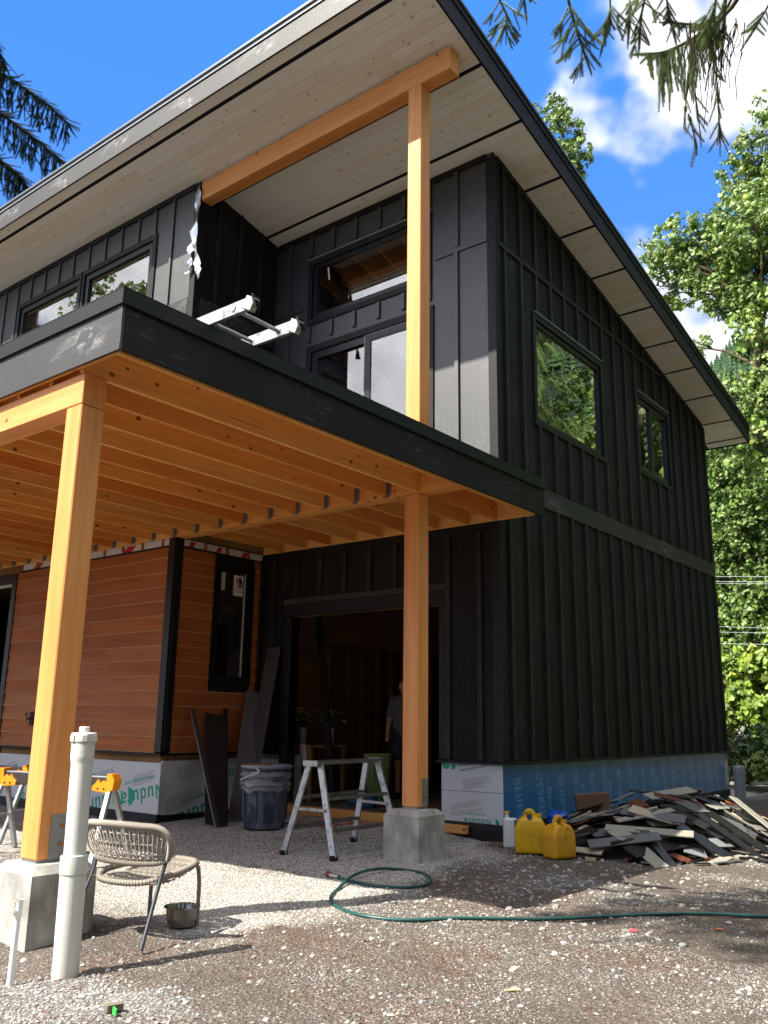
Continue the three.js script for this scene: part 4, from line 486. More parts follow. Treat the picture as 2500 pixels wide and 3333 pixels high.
// sawhorses
{
  const dark = std({ color: 0x2c2726, roughness: 0.6 }), yel = phy({ color: 0xe08a10, roughness: 0.45 }), steel = phy({ color: 0xa9aeb0, metalness: 0.7, roughness: 0.45 });
  const horse = (A, Bp, label) => { const c = thing('sawhorse', label, 'sawhorse', [0, 0, 0]); const h = 0.70, a = V3(A[0], gh(...A) + h, A[1]), b = V3(Bp[0], gh(...Bp) + h, Bp[1]), d = b.clone().sub(a).normalize(), s = V3(-d.z, 0, d.x); mesh('beam', barGeo(a, b, 0.07, 0.11, V3(0, 1, 0), 0.006), dark, c); mesh('top_strip', barGeo(a.clone().add(V3(0, 0.058, 0)), b.clone().add(V3(0, 0.058, 0)), 0.06, 0.006), steel, c);
    for (const [e, k] of [[a, -1], [b, 1]]) { const m = (off, y) => e.clone().addScaledVector(d, off * k).add(V3(0, y, 0)); const sh = new THREE.Shape([[-0.17, -0.065], [0.0, -0.08], [0.07, -0.05], [0.085, 0.03], [0.05, 0.085], [0.0, 0.085], [-0.005, 0.0], [-0.04, 0.025], [-0.08, 0.0], [-0.105, 0.035], [-0.14, -0.01], [-0.17, -0.03]].map(p => new THREE.Vector2(...p))); const g = new THREE.ExtrudeGeometry(sh, { depth: 0.1, bevelEnabled: true, bevelSize: 0.003, bevelThickness: 0.003, bevelSegments: 1 }).translate(0, 0, -0.05); g.applyMatrix4(new THREE.Matrix4().makeBasis(d.clone().multiplyScalar(k), V3(0, 1, 0), V3().crossVectors(d.clone().multiplyScalar(k), V3(0, 1, 0))).setPosition(e)); const br = mesh('bracket', g, yel, c); for (const q of [-0.1, -0.03]) mesh('bolt', merge([barGeo(m(q, -0.045).addScaledVector(s, 0.053), m(q, -0.045).addScaledVector(s, 0.062), 0.016, 0.016), barGeo(m(q, -0.045).addScaledVector(s, -0.053), m(q, -0.045).addScaledVector(s, -0.062), 0.016, 0.016)]), dark, br);
      for (const t of [-1, 1]) { const f = m(0.02, -0.06).addScaledVector(s, t * 0.03), g0 = m(0.08, 0).addScaledVector(s, t * 0.27); g0.y = gh(g0.x, g0.z) + 0.01; const lg = mesh('leg', barGeo(f, g0, 0.035, 0.05, d), steel, c); const hs = []; for (let i = 0; i < 9; i++) { const p = f.clone().lerp(g0, 0.25 + i * 0.08); hs.push(barGeo(p.clone().addScaledVector(d, -0.026), p.clone().addScaledVector(d, 0.026), 0.012, 0.012)); } mesh('adjusting_holes', merge(hs), dark, lg).userData.kind = 'stuff'; } const pa = m(0.05, -0.36).addScaledVector(s, 0.15), pb = m(0.05, -0.36).addScaledVector(s, -0.15); mesh('leg_brace', barGeo(pa, pb, 0.02, 0.02), steel, c); } };
  horse([-3.25, 4.12], [-1.98, 3.80], 'sawhorse with orange brackets spanning behind the near timber post'); horse([-5.2, 3.6], [-3.75, 3.62], 'sawhorse with orange end bracket beside the brown siding wall');
}
// leaning offcuts of siding and flashing
{
  const b = (name, label, a, e, w, h, mat, up, cat = 'board', group) => { const A = V3(...a), E = V3(...e); A.y += gh(A.x, A.z); single(name, barGeo(A, E, w, h, up || V3(0, 0, 1)), mat, label, cat, group); };
  const dk = M.black, gr = phy({ color: 0x5b5858, roughness: 0.5 }), brd = phy({ color: 0x45403c, roughness: 0.6 });
  b('metal_strip', 'thin dark metal strip leaning diagonally on brown siding', [-3.06, 0.02, 1.50], [-4.0, 1.43, 1.22], 0.02, 0.09, gr, V3(0.3, 0, 1), 'flashing');
  b('roofing_sheet', 'ribbed black metal panel leaning upright on brown siding', [-3.15, 0.02, 1.44], [-3.99, 1.36, 0.82], 0.30, 0.012, phy({ color: 0x2e2b2a, roughness: 0.5 }), V3(1, 0, 0.4), 'panel');
  b('metal_strip', 'narrow black metal strip standing behind the ribbed panel', [-3.25, 0.02, 1.2], [-4.0, 1.44, 0.64], 0.06, 0.012, M.capDark, V3(1, 0, 0.4), 'flashing');
  b('siding_board', 'wide charcoal angle board leaning in the corner beside trash can', [-3.40, 0.02, 0.86], [-3.93, 1.68, 0.16], 0.26, 0.014, gr, V3(1, 0, 0.7));
  b('siding_board', 'tall black siding board leaning on wall behind the charcoal board', [-3.55, 0.02, 0.62], [-3.71, 2.31, 0.045], 0.27, 0.014, brd, V3(0, 0, 1));
  const c = thing('bucket', 'black plastic bucket beside the leaning metal panel', 'bucket', [-3.52, gh(-3.52, 1.15), 1.15]); mesh('pail', lathe([[0, 0], [0.11, 0], [0.14, 0.33], [0.148, 0.34], [0.13, 0.34], [0.105, 0.02], [0, 0.02]], 24), M.rubber, c); mesh('handle', tube([V3(-0.145, 0.31, 0), V3(-0.1, 0.37, 0.08), V3(0.1, 0.37, 0.08), V3(0.145, 0.31, 0)], 0.004, 6, 16), M.galv, c);
}
// trash can with bag
{
  const x = -2.63, z = 1.15, c = thing('trash_can', 'blue plastic trash can lined with a clear bag by doorway', 'trash can', [x, gh(x, z), z]); const blue = std({ map: tex(256, 256, 0.5, 0.5, (u, v) => { const a = fb2(u * 4, v * 5, 4, 5, 601, 4), s = fb2(u * 30, v * 3, 30, 3, 605, 3), d = 0.17 * ss(0.5, 0.66, a) * (0.5 + s); return [0.15 + d, 0.175 + d, 0.225 + d]; }), roughness: 0.55 });
  mesh('can_body', lathe([[0, 0], [0.235, 0.0], [0.243, 0.02], [0.27, 0.53], [0.285, 0.535], [0.29, 0.66], [0.305, 0.668], [0.305, 0.70], [0.28, 0.70], [0.265, 0.54], [0.225, 0.02], [0, 0.02]], 40), blue, c);
  for (let i = 0; i < 8; i++) { const a = i * Math.PI / 4 + 0.2; mesh('raised_panel', cbox(0.13, 0.36, 0.012, 0.004).rotateX(0.055).translate(0, 0.27, 0.258).rotateY(a), blue, c); }
  for (const s of [0, Math.PI]) mesh('handle', cbox(0.12, 0.04, 0.05, 0.01).translate(0, 0.58, 0.31).rotateY(s + 1.2), blue, c);
  const bag = lathe(Array.from({ length: 12 }, (_, i) => [0.295 + 0.018 * Math.sin(i * 1.7) + 0.01 * (i % 2), 0.735 - i * 0.023]), 64); const p = bag.attributes.position; for (let i = 0; i < p.count; i++) { const vx = p.getX(i), vy = p.getY(i), vz = p.getZ(i), a = Math.atan2(vz, vx), k = 1 + 0.05 * (fb2(a * 6 + 40, vy * 30, 512, 512, 611, 3) - 0.4) * (1 + (0.73 - vy) * 3); p.setXYZ(i, vx * k, vy - 0.09 * (0.73 - vy) * 4 * fb2(a * 2 + 20, 1, 512, 512, 617, 2), vz * k); } bag.computeVertexNormals();
  mesh('bag', bag, phy({ color: 0xd9dee2, roughness: 0.18, transmission: 0.75, thickness: 0, side: THREE.DoubleSide }), c);
  mesh('bag_fold', merge([tube([V3(0.1, 0.71, 0.29), V3(0.16, 0.66, 0.27), V3(0.0, 0.6, 0.32), V3(-0.12, 0.56, 0.3)], 0.011, 6, 20), tube([V3(-0.2, 0.72, 0.2), V3(-0.05, 0.715, 0.29), V3(0.14, 0.70, 0.27)], 0.012, 6, 20)]), phy({ color: 0xe4e8ea, roughness: 0.2, transmission: 0.4, thickness: 0 }), c);
  single('cardboard', boxAt(-0.16, 0.14, 0, 0.02, -0.1, 0.12, 0.003).rotateX(0.12).rotateY(0.5).translate(x - 0.08, gh(x, z) + 0.71, z + 0.06), std({ color: 0x8a6848, roughness: 0.85 }), 'folded brown cardboard lying on top of the trash can', 'cardboard');
}
// jugs
{
  const body = (w, h, d) => nets((x, y, z) => { const k = ss(h * 0.55, h, y); const bw = w / 2 * lerp(1, 0.62, k), bd = d / 2 * lerp(1, 0.8, k); let s = sdBox(x, y - h * 0.44, z, bw, h * 0.44, bd, 0.035); s = Math.max(s, 0); s = sdBox(x, y - h * 0.44, z, bw, h * 0.44, bd, 0.035); const loop = Math.hypot(Math.hypot(x + 0.01, (y - h * 0.86) * 0.75) - 0.05, z) - 0.024; s = smin(s, loop, 0.03); const hole = Math.max(Math.hypot(x + 0.01, (y - h * 0.88) * 0.7) - 0.024, Math.abs(z) - 0.2); return Math.max(s, -hole); }, [-w / 2 - 0.03, -0.01, -d / 2 - 0.03], [w / 2 + 0.03, h + 0.06, d / 2 + 0.03], 0.009);
  const yel = (s) => phy({ map: tex(256, 256, 0.5, 0.5, (u, v) => { const a = fb2(u * 5, v * 5, 5, 5, s, 4), b = fb2(u * 24, v * 24, 24, 24, s + 4, 3); const d = ss(0.55, 0.72, a) * ss(0.45, 0.7, b); return mix3(s > 630 ? [0.80, 0.59, 0.09] : [0.84, 0.66, 0.07], [0.50, 0.38, 0.12], d * 0.8); }), roughness: 0.42 });
  const jug = (x, z, turn, w, h, d, s, label) => { const c = thing('fuel_jug', label, 'jug', [x, gh(x, z) + 0.002, z], turn, 'yellow jugs'); delete c.userData.group; mesh('jug_body', body(w, h, d), yel(s), c); mesh('spout', merge([cyl(0.025, 0.028, 0.05, 14).translate(w * 0.26, h * 0.9, 0), cyl(0.03, 0.03, 0.03, 14).translate(w * 0.26, h * 0.94, 0)]), yel(s + 9), c); };
  jug(0.60, 0.48, 0.55, 0.33, 0.40, 0.2, 621, 'yellow plastic jug with looped handle next to the white jug'); jug(0.93, 0.50, 1.25, 0.30, 0.37, 0.2, 641, 'darker yellow plastic jug with short spout beside the scrap pile');
  const c = thing('white_jug', 'white plastic oil jug with yellow cap behind the yellow jugs', 'jug', [0.27, gh(0.27, 0.33), 0.33], 0.7); mesh('jug_body', nets((x, y, z) => { let s = sdBox(x, y - 0.15, z, 0.075, 0.15, 0.05, 0.02); s = smin(s, sdCap([x, y, z], [-0.035, 0.29, 0], [-0.035, 0.33, 0], 0.022, 0.022), 0.02); return Math.max(s, -(sdBox(x - 0.055, y - 0.24, z, 0.018, 0.045, 0.2, 0.01))); }, [-0.1, -0.01, -0.08], [0.1, 0.36, 0.08], 0.006), phy({ color: 0xd8dcdc, roughness: 0.4 }), c); mesh('cap', cyl(0.026, 0.026, 0.03, 16).translate(-0.035, 0.355, 0), phy({ color: 0xd9b51d, roughness: 0.45 }), c);
}
// conduits behind the house
for (const [x, z, h, l] of [[-0.16, -8.95, 0.78, 'taller grey plastic conduit stub behind the back corner'], [-0.02, -7.55 - 0.62, 0.6, 'shorter grey plastic conduit stub behind the back corner']]) { const c = thing('conduit', l, 'pipe', [x + (h > 0.7 ? 0.14 : 0.12), gh(x, z) - 0.02, z + (h > 0.7 ? 0.25 : 0.1)]); c.rotation.z = -0.03; mesh('tube', cyl(0.06, 0.06, h, 20).translate(0, h / 2, 0), M.greyPvc, c); mesh('cap', lathe([[0.066, h - 0.13], [0.066, h + 0.0], [0.05, h + 0.03], [0, h + 0.035]], 20), M.greyPvc, c); }
// scrap pile: every offcut is its own board
{
  const R = RNG(701), cx = 1.15, cz = -1.75, mats = { black: [M.black, phy({ map: blackTex, color: 0xffffff, roughness: 0.35 })], pale: [std({ map: pineTex2, color: 0xb4ab98, roughness: 0.7 }), std({ color: 0x8f8b7e, roughness: 0.7 }), std({ color: 0x7b776b, roughness: 0.7 })], brown: [std({ map: lapTex, color: 0x9a8478, roughness: 0.6 }), std({ map: lapTex, color: 0x7d6a60, roughness: 0.65 }), std({ map: lapTex, color: 0xb89a88, roughness: 0.6 })], grey: [std({ color: 0x77797a, roughness: 0.6 }), std({ color: 0x5c5e60, roughness: 0.5 }), std({ map: blackTex, color: 0xffffff, roughness: 0.5 })] };
  const lab = { black: 'black painted siding offcut in the heap of scrap beside house', pale: 'pale unpainted back side siding offcut in the scrap heap', brown: 'brown woodgrain siding offcut in the scrap heap', grey: 'grey trim board offcut in the scrap heap' };
  const hf = (x, z) => { const u = (x - cx) / 1.25, v = (z - cz) / 2.25, r = Math.hypot(u, v); return 0.55 * Math.pow(Math.max(0, 1 - r), 0.7) ; };
  const put = (x, z, y, L, w, th, yaw, pitch, roll, kind) => { const m = mats[kind][Math.floor(R() * mats[kind].length)]; const g = cbox(L, th, w, 0.0015); g.rotateX(roll); g.rotateZ(pitch); g.rotateY(yaw); g.translate(x, y, z); single('siding_offcut', g, m, lab[kind], 'board', 'scrap boards of the heap, ' + kind); };
  const kinds = ['black', 'black', 'pale', 'grey', 'brown', 'grey', 'black', 'pale', 'grey', 'pale', 'grey'];
  for (let layer = 0; layer < 3; layer++) for (let i = 0; i < 62; i++) {
    const a = R() * 6.283, r = Math.sqrt(R()) * 0.98, x = cx + Math.cos(a) * r * 1.2, z = cz + Math.sin(a) * r * 2.15; if (x < 0.28) continue; const h = hf(x, z), e = 0.1, gx = (hf(x + e, z) - hf(x - e, z)) / (2 * e), gz = (hf(x, z + e) - hf(x, z - e)) / (2 * e);
    const far = z < -2.2, yaw = far ? 1.57 + (R() - 0.5) * 1.2 : (R() - 0.5) * 2.2 + 0.3, L = 0.22 + R() * (far ? 1.3 : 0.8), w = [0.07, 0.10, 0.15, 0.2, 0.045][Math.floor(R() * 5)], c = Math.cos(yaw), s = Math.sin(yaw);
    const pitch = Math.atan(gx * c - gz * s) + (R() - 0.5) * 0.18, roll = -Math.atan(gx * s + gz * c) + (R() - 0.5) * 0.22;
    let y = gh(x, z) + 0.03 + h * (0.45 + 0.275 * layer); y = Math.max(y, gh(x, z) + 0.012 + Math.abs(Math.sin(pitch)) * L / 2 * 0.9); put(x, z, y, L, w, w < 0.06 ? 0.024 : 0.014, yaw, pitch, roll, kinds[Math.floor(R() * kinds.length)]);
  }
  for (let i = 0; i < 26; i++) { const x = 0.75 + R() * 2.1, z = -0.35 - 0.1 * x + R() * 0.75 - 0.5 * Math.abs(x - 1.7); put(x, z, gh(x, z) + 0.02, 0.08 + R() * 0.35, 0.04 + R() * 0.1, 0.012, R() * 3.1, (R() - 0.5) * 0.2, (R() - 0.5) * 0.2, kinds[Math.floor(R() * 11)]); }
  const core = new THREE.SphereGeometry(1, 24, 10, 0, 6.2832, 0, Math.PI / 2); core.scale(1.0, 0.30, 1.9); core.translate(cx, 0.0, cz); const pp = core.attributes.position; for (let i = 0; i < pp.count; i++) pp.setY(i, pp.getY(i) * (0.75 + 0.5 * fbw(pp.getX(i) * 3, pp.getZ(i) * 3, 733, 2)) - 0.02); core.computeVertexNormals(); const cm = single('debris_mound', core, std({ map: blackTex, color: 0xffffff, roughness: 0.9 }), 'dark mound of fine debris under the scrap boards', 'debris'); cm.userData.kind = 'stuff';
  // card box, tarp scraps
  single('cardboard_box', boxAt(-0.2, 0.2, 0, 0.3, -0.15, 0.15, 0.01).rotateY(0.5).rotateZ(0.1).translate(0.5, 0.2, -1.25), std({ color: 0x6a4f3a, roughness: 0.85 }), 'crumpled brown cardboard box half buried in the scrap heap', 'box');
  const tarp = (x, y, z, sx, sy, sz, s, label) => { const g = new THREE.IcosahedronGeometry(1, 3); const p = g.attributes.position; for (let i = 0; i < p.count; i++) { const v = V3(p.getX(i), p.getY(i), p.getZ(i)), k = 0.7 + 0.6 * fb3(v.x * 2 + 9, v.y * 2 + 9, v.z * 2 + 9, s, 3); p.setXYZ(i, v.x * k * sx, v.y * k * sy, v.z * k * sz); } g.computeVertexNormals(); g.translate(x, y, z); single('plastic_scrap', g, phy({ color: 0x1550b0, roughness: 0.35 }), label, 'plastic'); };
  tarp(0.42, 0.25, -0.5, 0.13, 0.1, 0.12, 741, 'crumpled blue plastic sheet between jug and scrap heap'); tarp(1.28, 0.04, -0.18, 0.07, 0.03, 0.05, 747, 'small blue plastic scrap at the foot of the heap');
}
// small litter on the ground
{
  const s = (n, px, py, L, w, th, yaw, col, label, cat) => { const p = hit(px, py, 1, 0.01); single(n, cbox(L, th, w, 0.002).rotateY(yaw).translate(p.x, gh(p.x, p.z) + th / 2 + 0.006, p.z), std({ color: col, roughness: 0.8 }), label, cat); };
  s('wood_chip', 1668, 3210, 0.085, 0.018, 0.008, 0.9, 0xc9a878, 'thin pale wood sliver on the brown dirt', 'wood chip'); s('wood_block', 370, 3290, 0.075, 0.04, 0.03, 1.3, 0x6f6656, 'grey wood offcut with green paint in the gravel', 'wood block'); s('paint_chip', 373, 3303, 0.008, 0.0405, 0.0305, 1.3, 0x36c24a, 'bright green paint fleck on the wood offcut', 'paint'); s('paint_chip', 345, 3264, 0.022, 0.012, 0.004, 0.3, 0x3ac46a, 'tiny bright green fleck beside the wood offcut', 'paint');
  s('wood_block', 1922, 2795, 0.1, 0.05, 0.03, 0.5, 0xb09a74, 'small tan wood block lying near the yellow jugs', 'wood block'); s('plastic_bit', 2045, 2795, 0.05, 0.04, 0.02, 0.2, 0xc07a78, 'faded pink plastic bit before the scrap heap', 'plastic'); s('plastic_bit', 2062, 3026, 0.05, 0.03, 0.015, 0.4, 0xc4505a, 'red plastic bit on the brown dirt below the hose', 'plastic'); s('leaf_litter', 2342, 3028, 0.05, 0.035, 0.006, 0.4, 0xb06a34, 'dry orange leaf on the brown dirt below the hose', 'leaf');
}
// torn foil tape hanging at the upper corner
{
  const foil = phy({ color: 0xc4c8cc, metalness: 0.85, roughness: 0.28, side: THREE.DoubleSide }); const strip = (pts, w, s) => { const c = new THREE.CatmullRomCurve3(pts), P = [], I = [], n = 26; for (let i = 0; i <= n; i++) { const p = c.getPoint(i / n), tw = Math.sin(i * 0.7 + s) * 0.5, ww = w * (0.7 + 0.5 * hsh(i, s, 0, 3)); for (const k of [-1, 0, 1]) P.push(p.x + k * ww * Math.cos(tw), p.y, p.z + k * ww * Math.sin(tw) + (k === 0 ? 0.015 * (hsh(i, s, 1, 5) - 0.3) : 0)); } for (let i = 0; i < n; i++) for (let k = 0; k < 2; k++) { const a = i * 3 + k; I.push(a, a + 1, a + 3, a + 1, a + 4, a + 3); } const g = new THREE.BufferGeometry(); g.setAttribute('position', new THREE.Float32BufferAttribute(P, 3)); g.setIndex(I); g.computeVertexNormals(); return g; };
  const z = ZB + 0.05; single('foil_tape', strip([V3(-4.06, 9.0, z), V3(-4.03, 8.6, z + 0.02), V3(-4.05, 8.2, z + 0.03), V3(-3.92, 7.75, z + 0.05), V3(-3.86, 7.42, z + 0.04)], 0.05, 2), foil, 'long torn silver foil tape hanging from the upper corner', 'foil tape'); single('foil_tape', strip([V3(-4.12, 8.3, z), V3(-4.14, 8.0, z + 0.01), V3(-4.1, 7.75, z + 0.03), V3(-4.13, 7.6, z + 0.02)], 0.05, 5), foil, 'short torn silver foil tape on the upper corner board', 'foil tape');
}
// ---------------------------------------------------------------- inside the garage
{
  const t = thing('work_table', 'brown wooden table inside the dark garage', 'table', [-3.62, 0.2, -0.75]); mesh('table_top', boxAt(-0.3, 0.3, 0.72, 0.76, -0.4, 0.4), M.stud, t); mesh('apron', boxAt(-0.28, 0.28, 0.6, 0.72, 0.36, 0.38), M.stud, t); for (const [a, b] of [[-0.26, -0.36], [0.26, -0.36], [-0.26, 0.34], [0.26, 0.34]]) mesh('leg', boxAt(a - 0.025, a + 0.025, 0, 0.72, b - 0.025, b + 0.025), M.stud, t);
  single('rag', boxAt(-0.06, 0.06, 0, 0.26, -0.006, 0.006, 0.003).rotateZ(0.2).translate(-3.4, 0.72, -0.33), std({ color: 0xb8b2a4, roughness: 0.9 }), 'pale rag hanging over the edge of the garage table', 'rag');
  const flowers = (x, z, s, col, label) => { const R = RNG(s), v = thing('flower_vase', label, 'flowers', [x, 0.961, z]); mesh('vase', lathe([[0, 0], [0.04, 0], [0.055, 0.14], [0.05, 0.22], [0.06, 0.24], [0.05, 0.24], [0.04, 0.2], [0, 0.02]], 20), std({ color: 0xb5b2ac, roughness: 0.5 }), v); const st = [], fl = [], lf = []; for (let i = 0; i < 16; i++) { const a = R() * 6.28, r = 0.06 + 0.16 * R(), h = 0.3 + 0.22 * R(), p = V3(Math.cos(a) * r, h, Math.sin(a) * r); st.push(taper([V3(0, 0.2, 0), p], 0.003, 0.002, 4)); const d = new THREE.SphereGeometry(0.03 + 0.012 * R(), 8, 4, 0, 6.283, 0, 1.4).scale(1, 0.5, 1); fl.push(d.rotateX(R() - 0.2).rotateY(R() * 6).translate(p.x, p.y, p.z)); for (let k = 0; k < 3; k++) { const q = V3(0, 0.2, 0).lerp(p, 0.3 + 0.6 * R()); lf.push(new THREE.ConeGeometry(0.02, 0.09, 4).scale(1, 1, 0.2).rotateZ(R() * 3).rotateY(R() * 6).translate(q.x, q.y, q.z)); } } mesh('stems', merge(st), std({ color: 0x3c5a26, roughness: 0.8 }), v); mesh('blossoms', merge(fl), std({ color: col, roughness: 0.7 }), v); mesh('leaves', merge(lf), std({ color: 0x35531f, roughness: 0.8 }), v); };
  flowers(-3.72, -0.62, 801, 0xcbb23a, 'vase of yellow flowers on the garage table'); flowers(-3.5, -0.98, 811, 0xb88a6a, 'vase of pale orange flowers on the garage table');
  single('leaning_beam', barGeo(V3(-3.1, 0.22, -0.62), V3(-3.62, 2.95, -0.75), 0.1, 0.05, V3(0, 0, 1)), M.membrane, 'black board leaning diagonally inside the garage doorway', 'board');
  const b = thing('storage_bin', 'light green plastic bin standing inside the garage', 'bin', [-3.0, 0.2, -1.5], 0.5); mesh('bin_body', lathe([[0, 0], [0.2, 0], [0.26, 0.62], [0.29, 0.64], [0.27, 0.64], [0.19, 0.02], [0, 0.02]], 4).rotateY(Math.PI / 4), std({ color: 0x86a05c, roughness: 0.6 }), b); for (const s of [-1, 1]) mesh('rib', cbox(0.05, 0.2, 0.02, 0.005).translate(s * 0.06, 0.4, 0.19), std({ color: 0x7a9452, roughness: 0.6 }), b);
  const bag = new THREE.IcosahedronGeometry(0.16, 3); { const p = bag.attributes.position; for (let i = 0; i < p.count; i++) { const k = 0.75 + 0.5 * fb3(p.getX(i) * 9 + 5, p.getY(i) * 9 + 5, p.getZ(i) * 9 + 5, 821, 3); p.setXYZ(i, p.getX(i) * k * 1.4, Math.max(-0.08, p.getY(i) * k * 0.7), p.getZ(i) * k); } bag.computeVertexNormals(); } single('tool_bag', bag.translate(-2.35, 0.285, -0.35), std({ color: 0x1f5060, roughness: 0.7 }), 'teal cloth tool bag on the garage floor', 'bag');
  single('broom_handle', taper([V3(-1.06, 0.2, -0.45), V3(-0.92, 1.62, -0.2)], 0.014, 0.014, 8), std({ color: 0x9a7a4c, roughness: 0.7 }), 'wooden broom handle leaning on the garage door frame', 'broom handle');
  const cord = [[-3.0, 1.05], [-2.7, 0.85], [-2.2, 0.75], [-1.9, 0.35], [-2.1, 0.18], [-2.3, 0.3], [-2.05, 0.5], [-1.75, 0.25], [-1.5, 0.08]].map(([x, z]) => V3(x, gh(x, z) + 0.012, z)); cord.push(V3(-1.35, 0.22, -0.08), V3(-1.1, 0.21, -0.6), V3(-1.6, 0.21, -1.2)); single('orange_cable', tube(cord, 0.006, 6, 90), std({ color: 0xb4481f, roughness: 0.6 }), 'orange extension cord running over gravel into the garage', 'cord');
  single('plywood_sheet', boxAt(-2.0, -1.0, 0.205, 0.217, -1.6, -0.3, 0.002), M.ply, 'sheet of plywood lying on the garage floor', 'plywood');
  const sh = thing('shelf_rack', 'dark shelf rack against the garage rear wall', 'shelf', [-2.4, 0.2, -4.5]); for (const y of [0.3, 0.8, 1.3]) mesh('shelf', boxAt(-0.7, 0.7, y, y + 0.03, -0.25, 0.25), M.stud, sh); for (const [a, d] of [[-0.68, -0.23], [0.68, -0.23], [-0.68, 0.23], [0.68, 0.23]]) mesh('upright', boxAt(a - 0.02, a + 0.02, 0, 1.6, d - 0.02, d + 0.02), M.stud, sh);
}
// person inside the doorway, seen from behind, mostly hidden by the post
{
  const H = at(1316, 2450, 13.4); H.y = 0.2; const c = thing('person', 'person in grey shirt and dark shorts standing inside the garage', 'person', [H.x, H.y, H.z], 0.4);
  const cap = (p, a, b, r0, r1) => sdCap(p, a, b, r0, r1);
  const skin = std({ color: 0xb98a70, roughness: 0.6 }), shirt = std({ color: 0x5c5854, roughness: 0.9 }), pants = std({ color: 0x2a2d36, roughness: 0.9 });
  const J = { pel: [0, 0.94, 0], ch: [0, 1.3, 0.01], nk: [0, 1.48, 0], hd: [0, 1.62, 0.01] };
  const bodyF = (x, y, z) => { const p = [x, y, z]; let d = cap([x * 0.72, y, z], [0, 0.98, 0], [0, 1.36, 0], 0.105, 0.125); d = smin(d, cap(p, J.ch, J.nk, 0.08, 0.055), 0.05); d = smin(d, Math.hypot(x, (y - 1.63) * 0.82, z - 0.01) - 0.092, 0.03); for (const s of [-1, 1]) { d = smin(d, cap(p, [s * 0.09, 0.93, 0], [s * 0.1, 0.5, 0.01], 0.085, 0.056), 0.04); d = smin(d, cap(p, [s * 0.1, 0.5, 0.01], [s * 0.1, 0.09, -0.02], 0.055, 0.038), 0.02); d = smin(d, cap(p, [s * 0.1, 0.05, -0.03], [s * 0.11, 0.035, 0.15], 0.04, 0.035), 0.02); d = smin(d, cap(p, [s * 0.18, 1.4, 0], [s * 0.235, 1.13, -0.02], 0.055, 0.042), 0.03); const e = [s * 0.235, 1.13, -0.02], w = [s * 0.22, 0.93, 0.14]; d = smin(d, cap(p, e, w, 0.042, 0.03), 0.015); d = smin(d, cap(p, w, [s * 0.21, 0.88, 0.2], 0.03, 0.024), 0.01); for (let f = 0; f < 4; f++) d = smin(d, cap(p, [s * (0.195 + f * 0.011), 0.87, 0.21], [s * (0.19 + f * 0.012), 0.82, 0.225], 0.009, 0.007), 0.006); d = smin(d, cap(p, [s * 0.19, 0.9, 0.18], [s * 0.165, 0.86, 0.205], 0.011, 0.008), 0.006); } d = smin(d, Math.hypot(x * 1.4, (y - 1.62) * 1.2, z - 0.105) - 0.018, 0.02); return d; };
  mesh('body', nets(bodyF, [-0.34, -0.02, -0.2], [0.34, 1.8, 0.3], 0.011), skin, c);
  const off = (lo, hi, k, arm) => nets((x, y, z) => { let d = bodyF(x, y, z) - k; d = Math.max(d, y - hi, lo - y); return d; }, [-0.36, lo - 0.03, -0.22], [0.36, hi + 0.03, 0.26], 0.012);
  mesh('shirt', nets((x, y, z) => { let d = cap([x * 0.72, y, z], [0, 0.92, 0], [0, 1.38, 0], 0.122, 0.135); for (const s of [-1, 1]) d = smin(d, cap([x, y, z], [s * 0.17, 1.4, 0], [s * 0.23, 1.2, -0.02], 0.072, 0.062), 0.04); return Math.max(d, y - 1.5, 0.9 - y); }, [-0.36, 0.86, -0.22], [0.36, 1.55, 0.25], 0.012), shirt, c);
  mesh('shorts', nets((x, y, z) => { let d = cap([x * 0.72, y, z], [0, 0.9, 0], [0, 0.98, 0], 0.118, 0.118); for (const s of [-1, 1]) d = smin(d, cap([x, y, z], [s * 0.085, 0.92, 0], [s * 0.1, 0.5, 0.01], 0.1, 0.088), 0.05); return Math.max(d, 0.55 - y, y - 1.0); }, [-0.3, 0.5, -0.2], [0.3, 1.05, 0.2], 0.012), pants, c);
  mesh('hair', nets((x, y, z) => { const d = Math.hypot(x, (y - 1.645) * 0.84, z + 0.004) - 0.101; return Math.max(d, -(Math.hypot(x, y - 1.57, z - 0.11) - 0.1), 1.56 - y); }, [-0.14, 1.5, -0.14], [0.14, 1.82, 0.14], 0.008), std({ color: 0x3a2a20, roughness: 0.8 }), c);
  for (const s of [-1, 1]) mesh('shoe', nets((x, y, z) => Math.max(cap([x, y, z], [s * 0.1, 0.045, -0.04], [s * 0.112, 0.035, 0.16], 0.052, 0.045), -y - 0.002 + 0.004), [s * 0.105 - 0.08, -0.01, -0.12], [s * 0.105 + 0.08, 0.12, 0.24], 0.01), std({ color: 0x222222, roughness: 0.7 }), c);
}

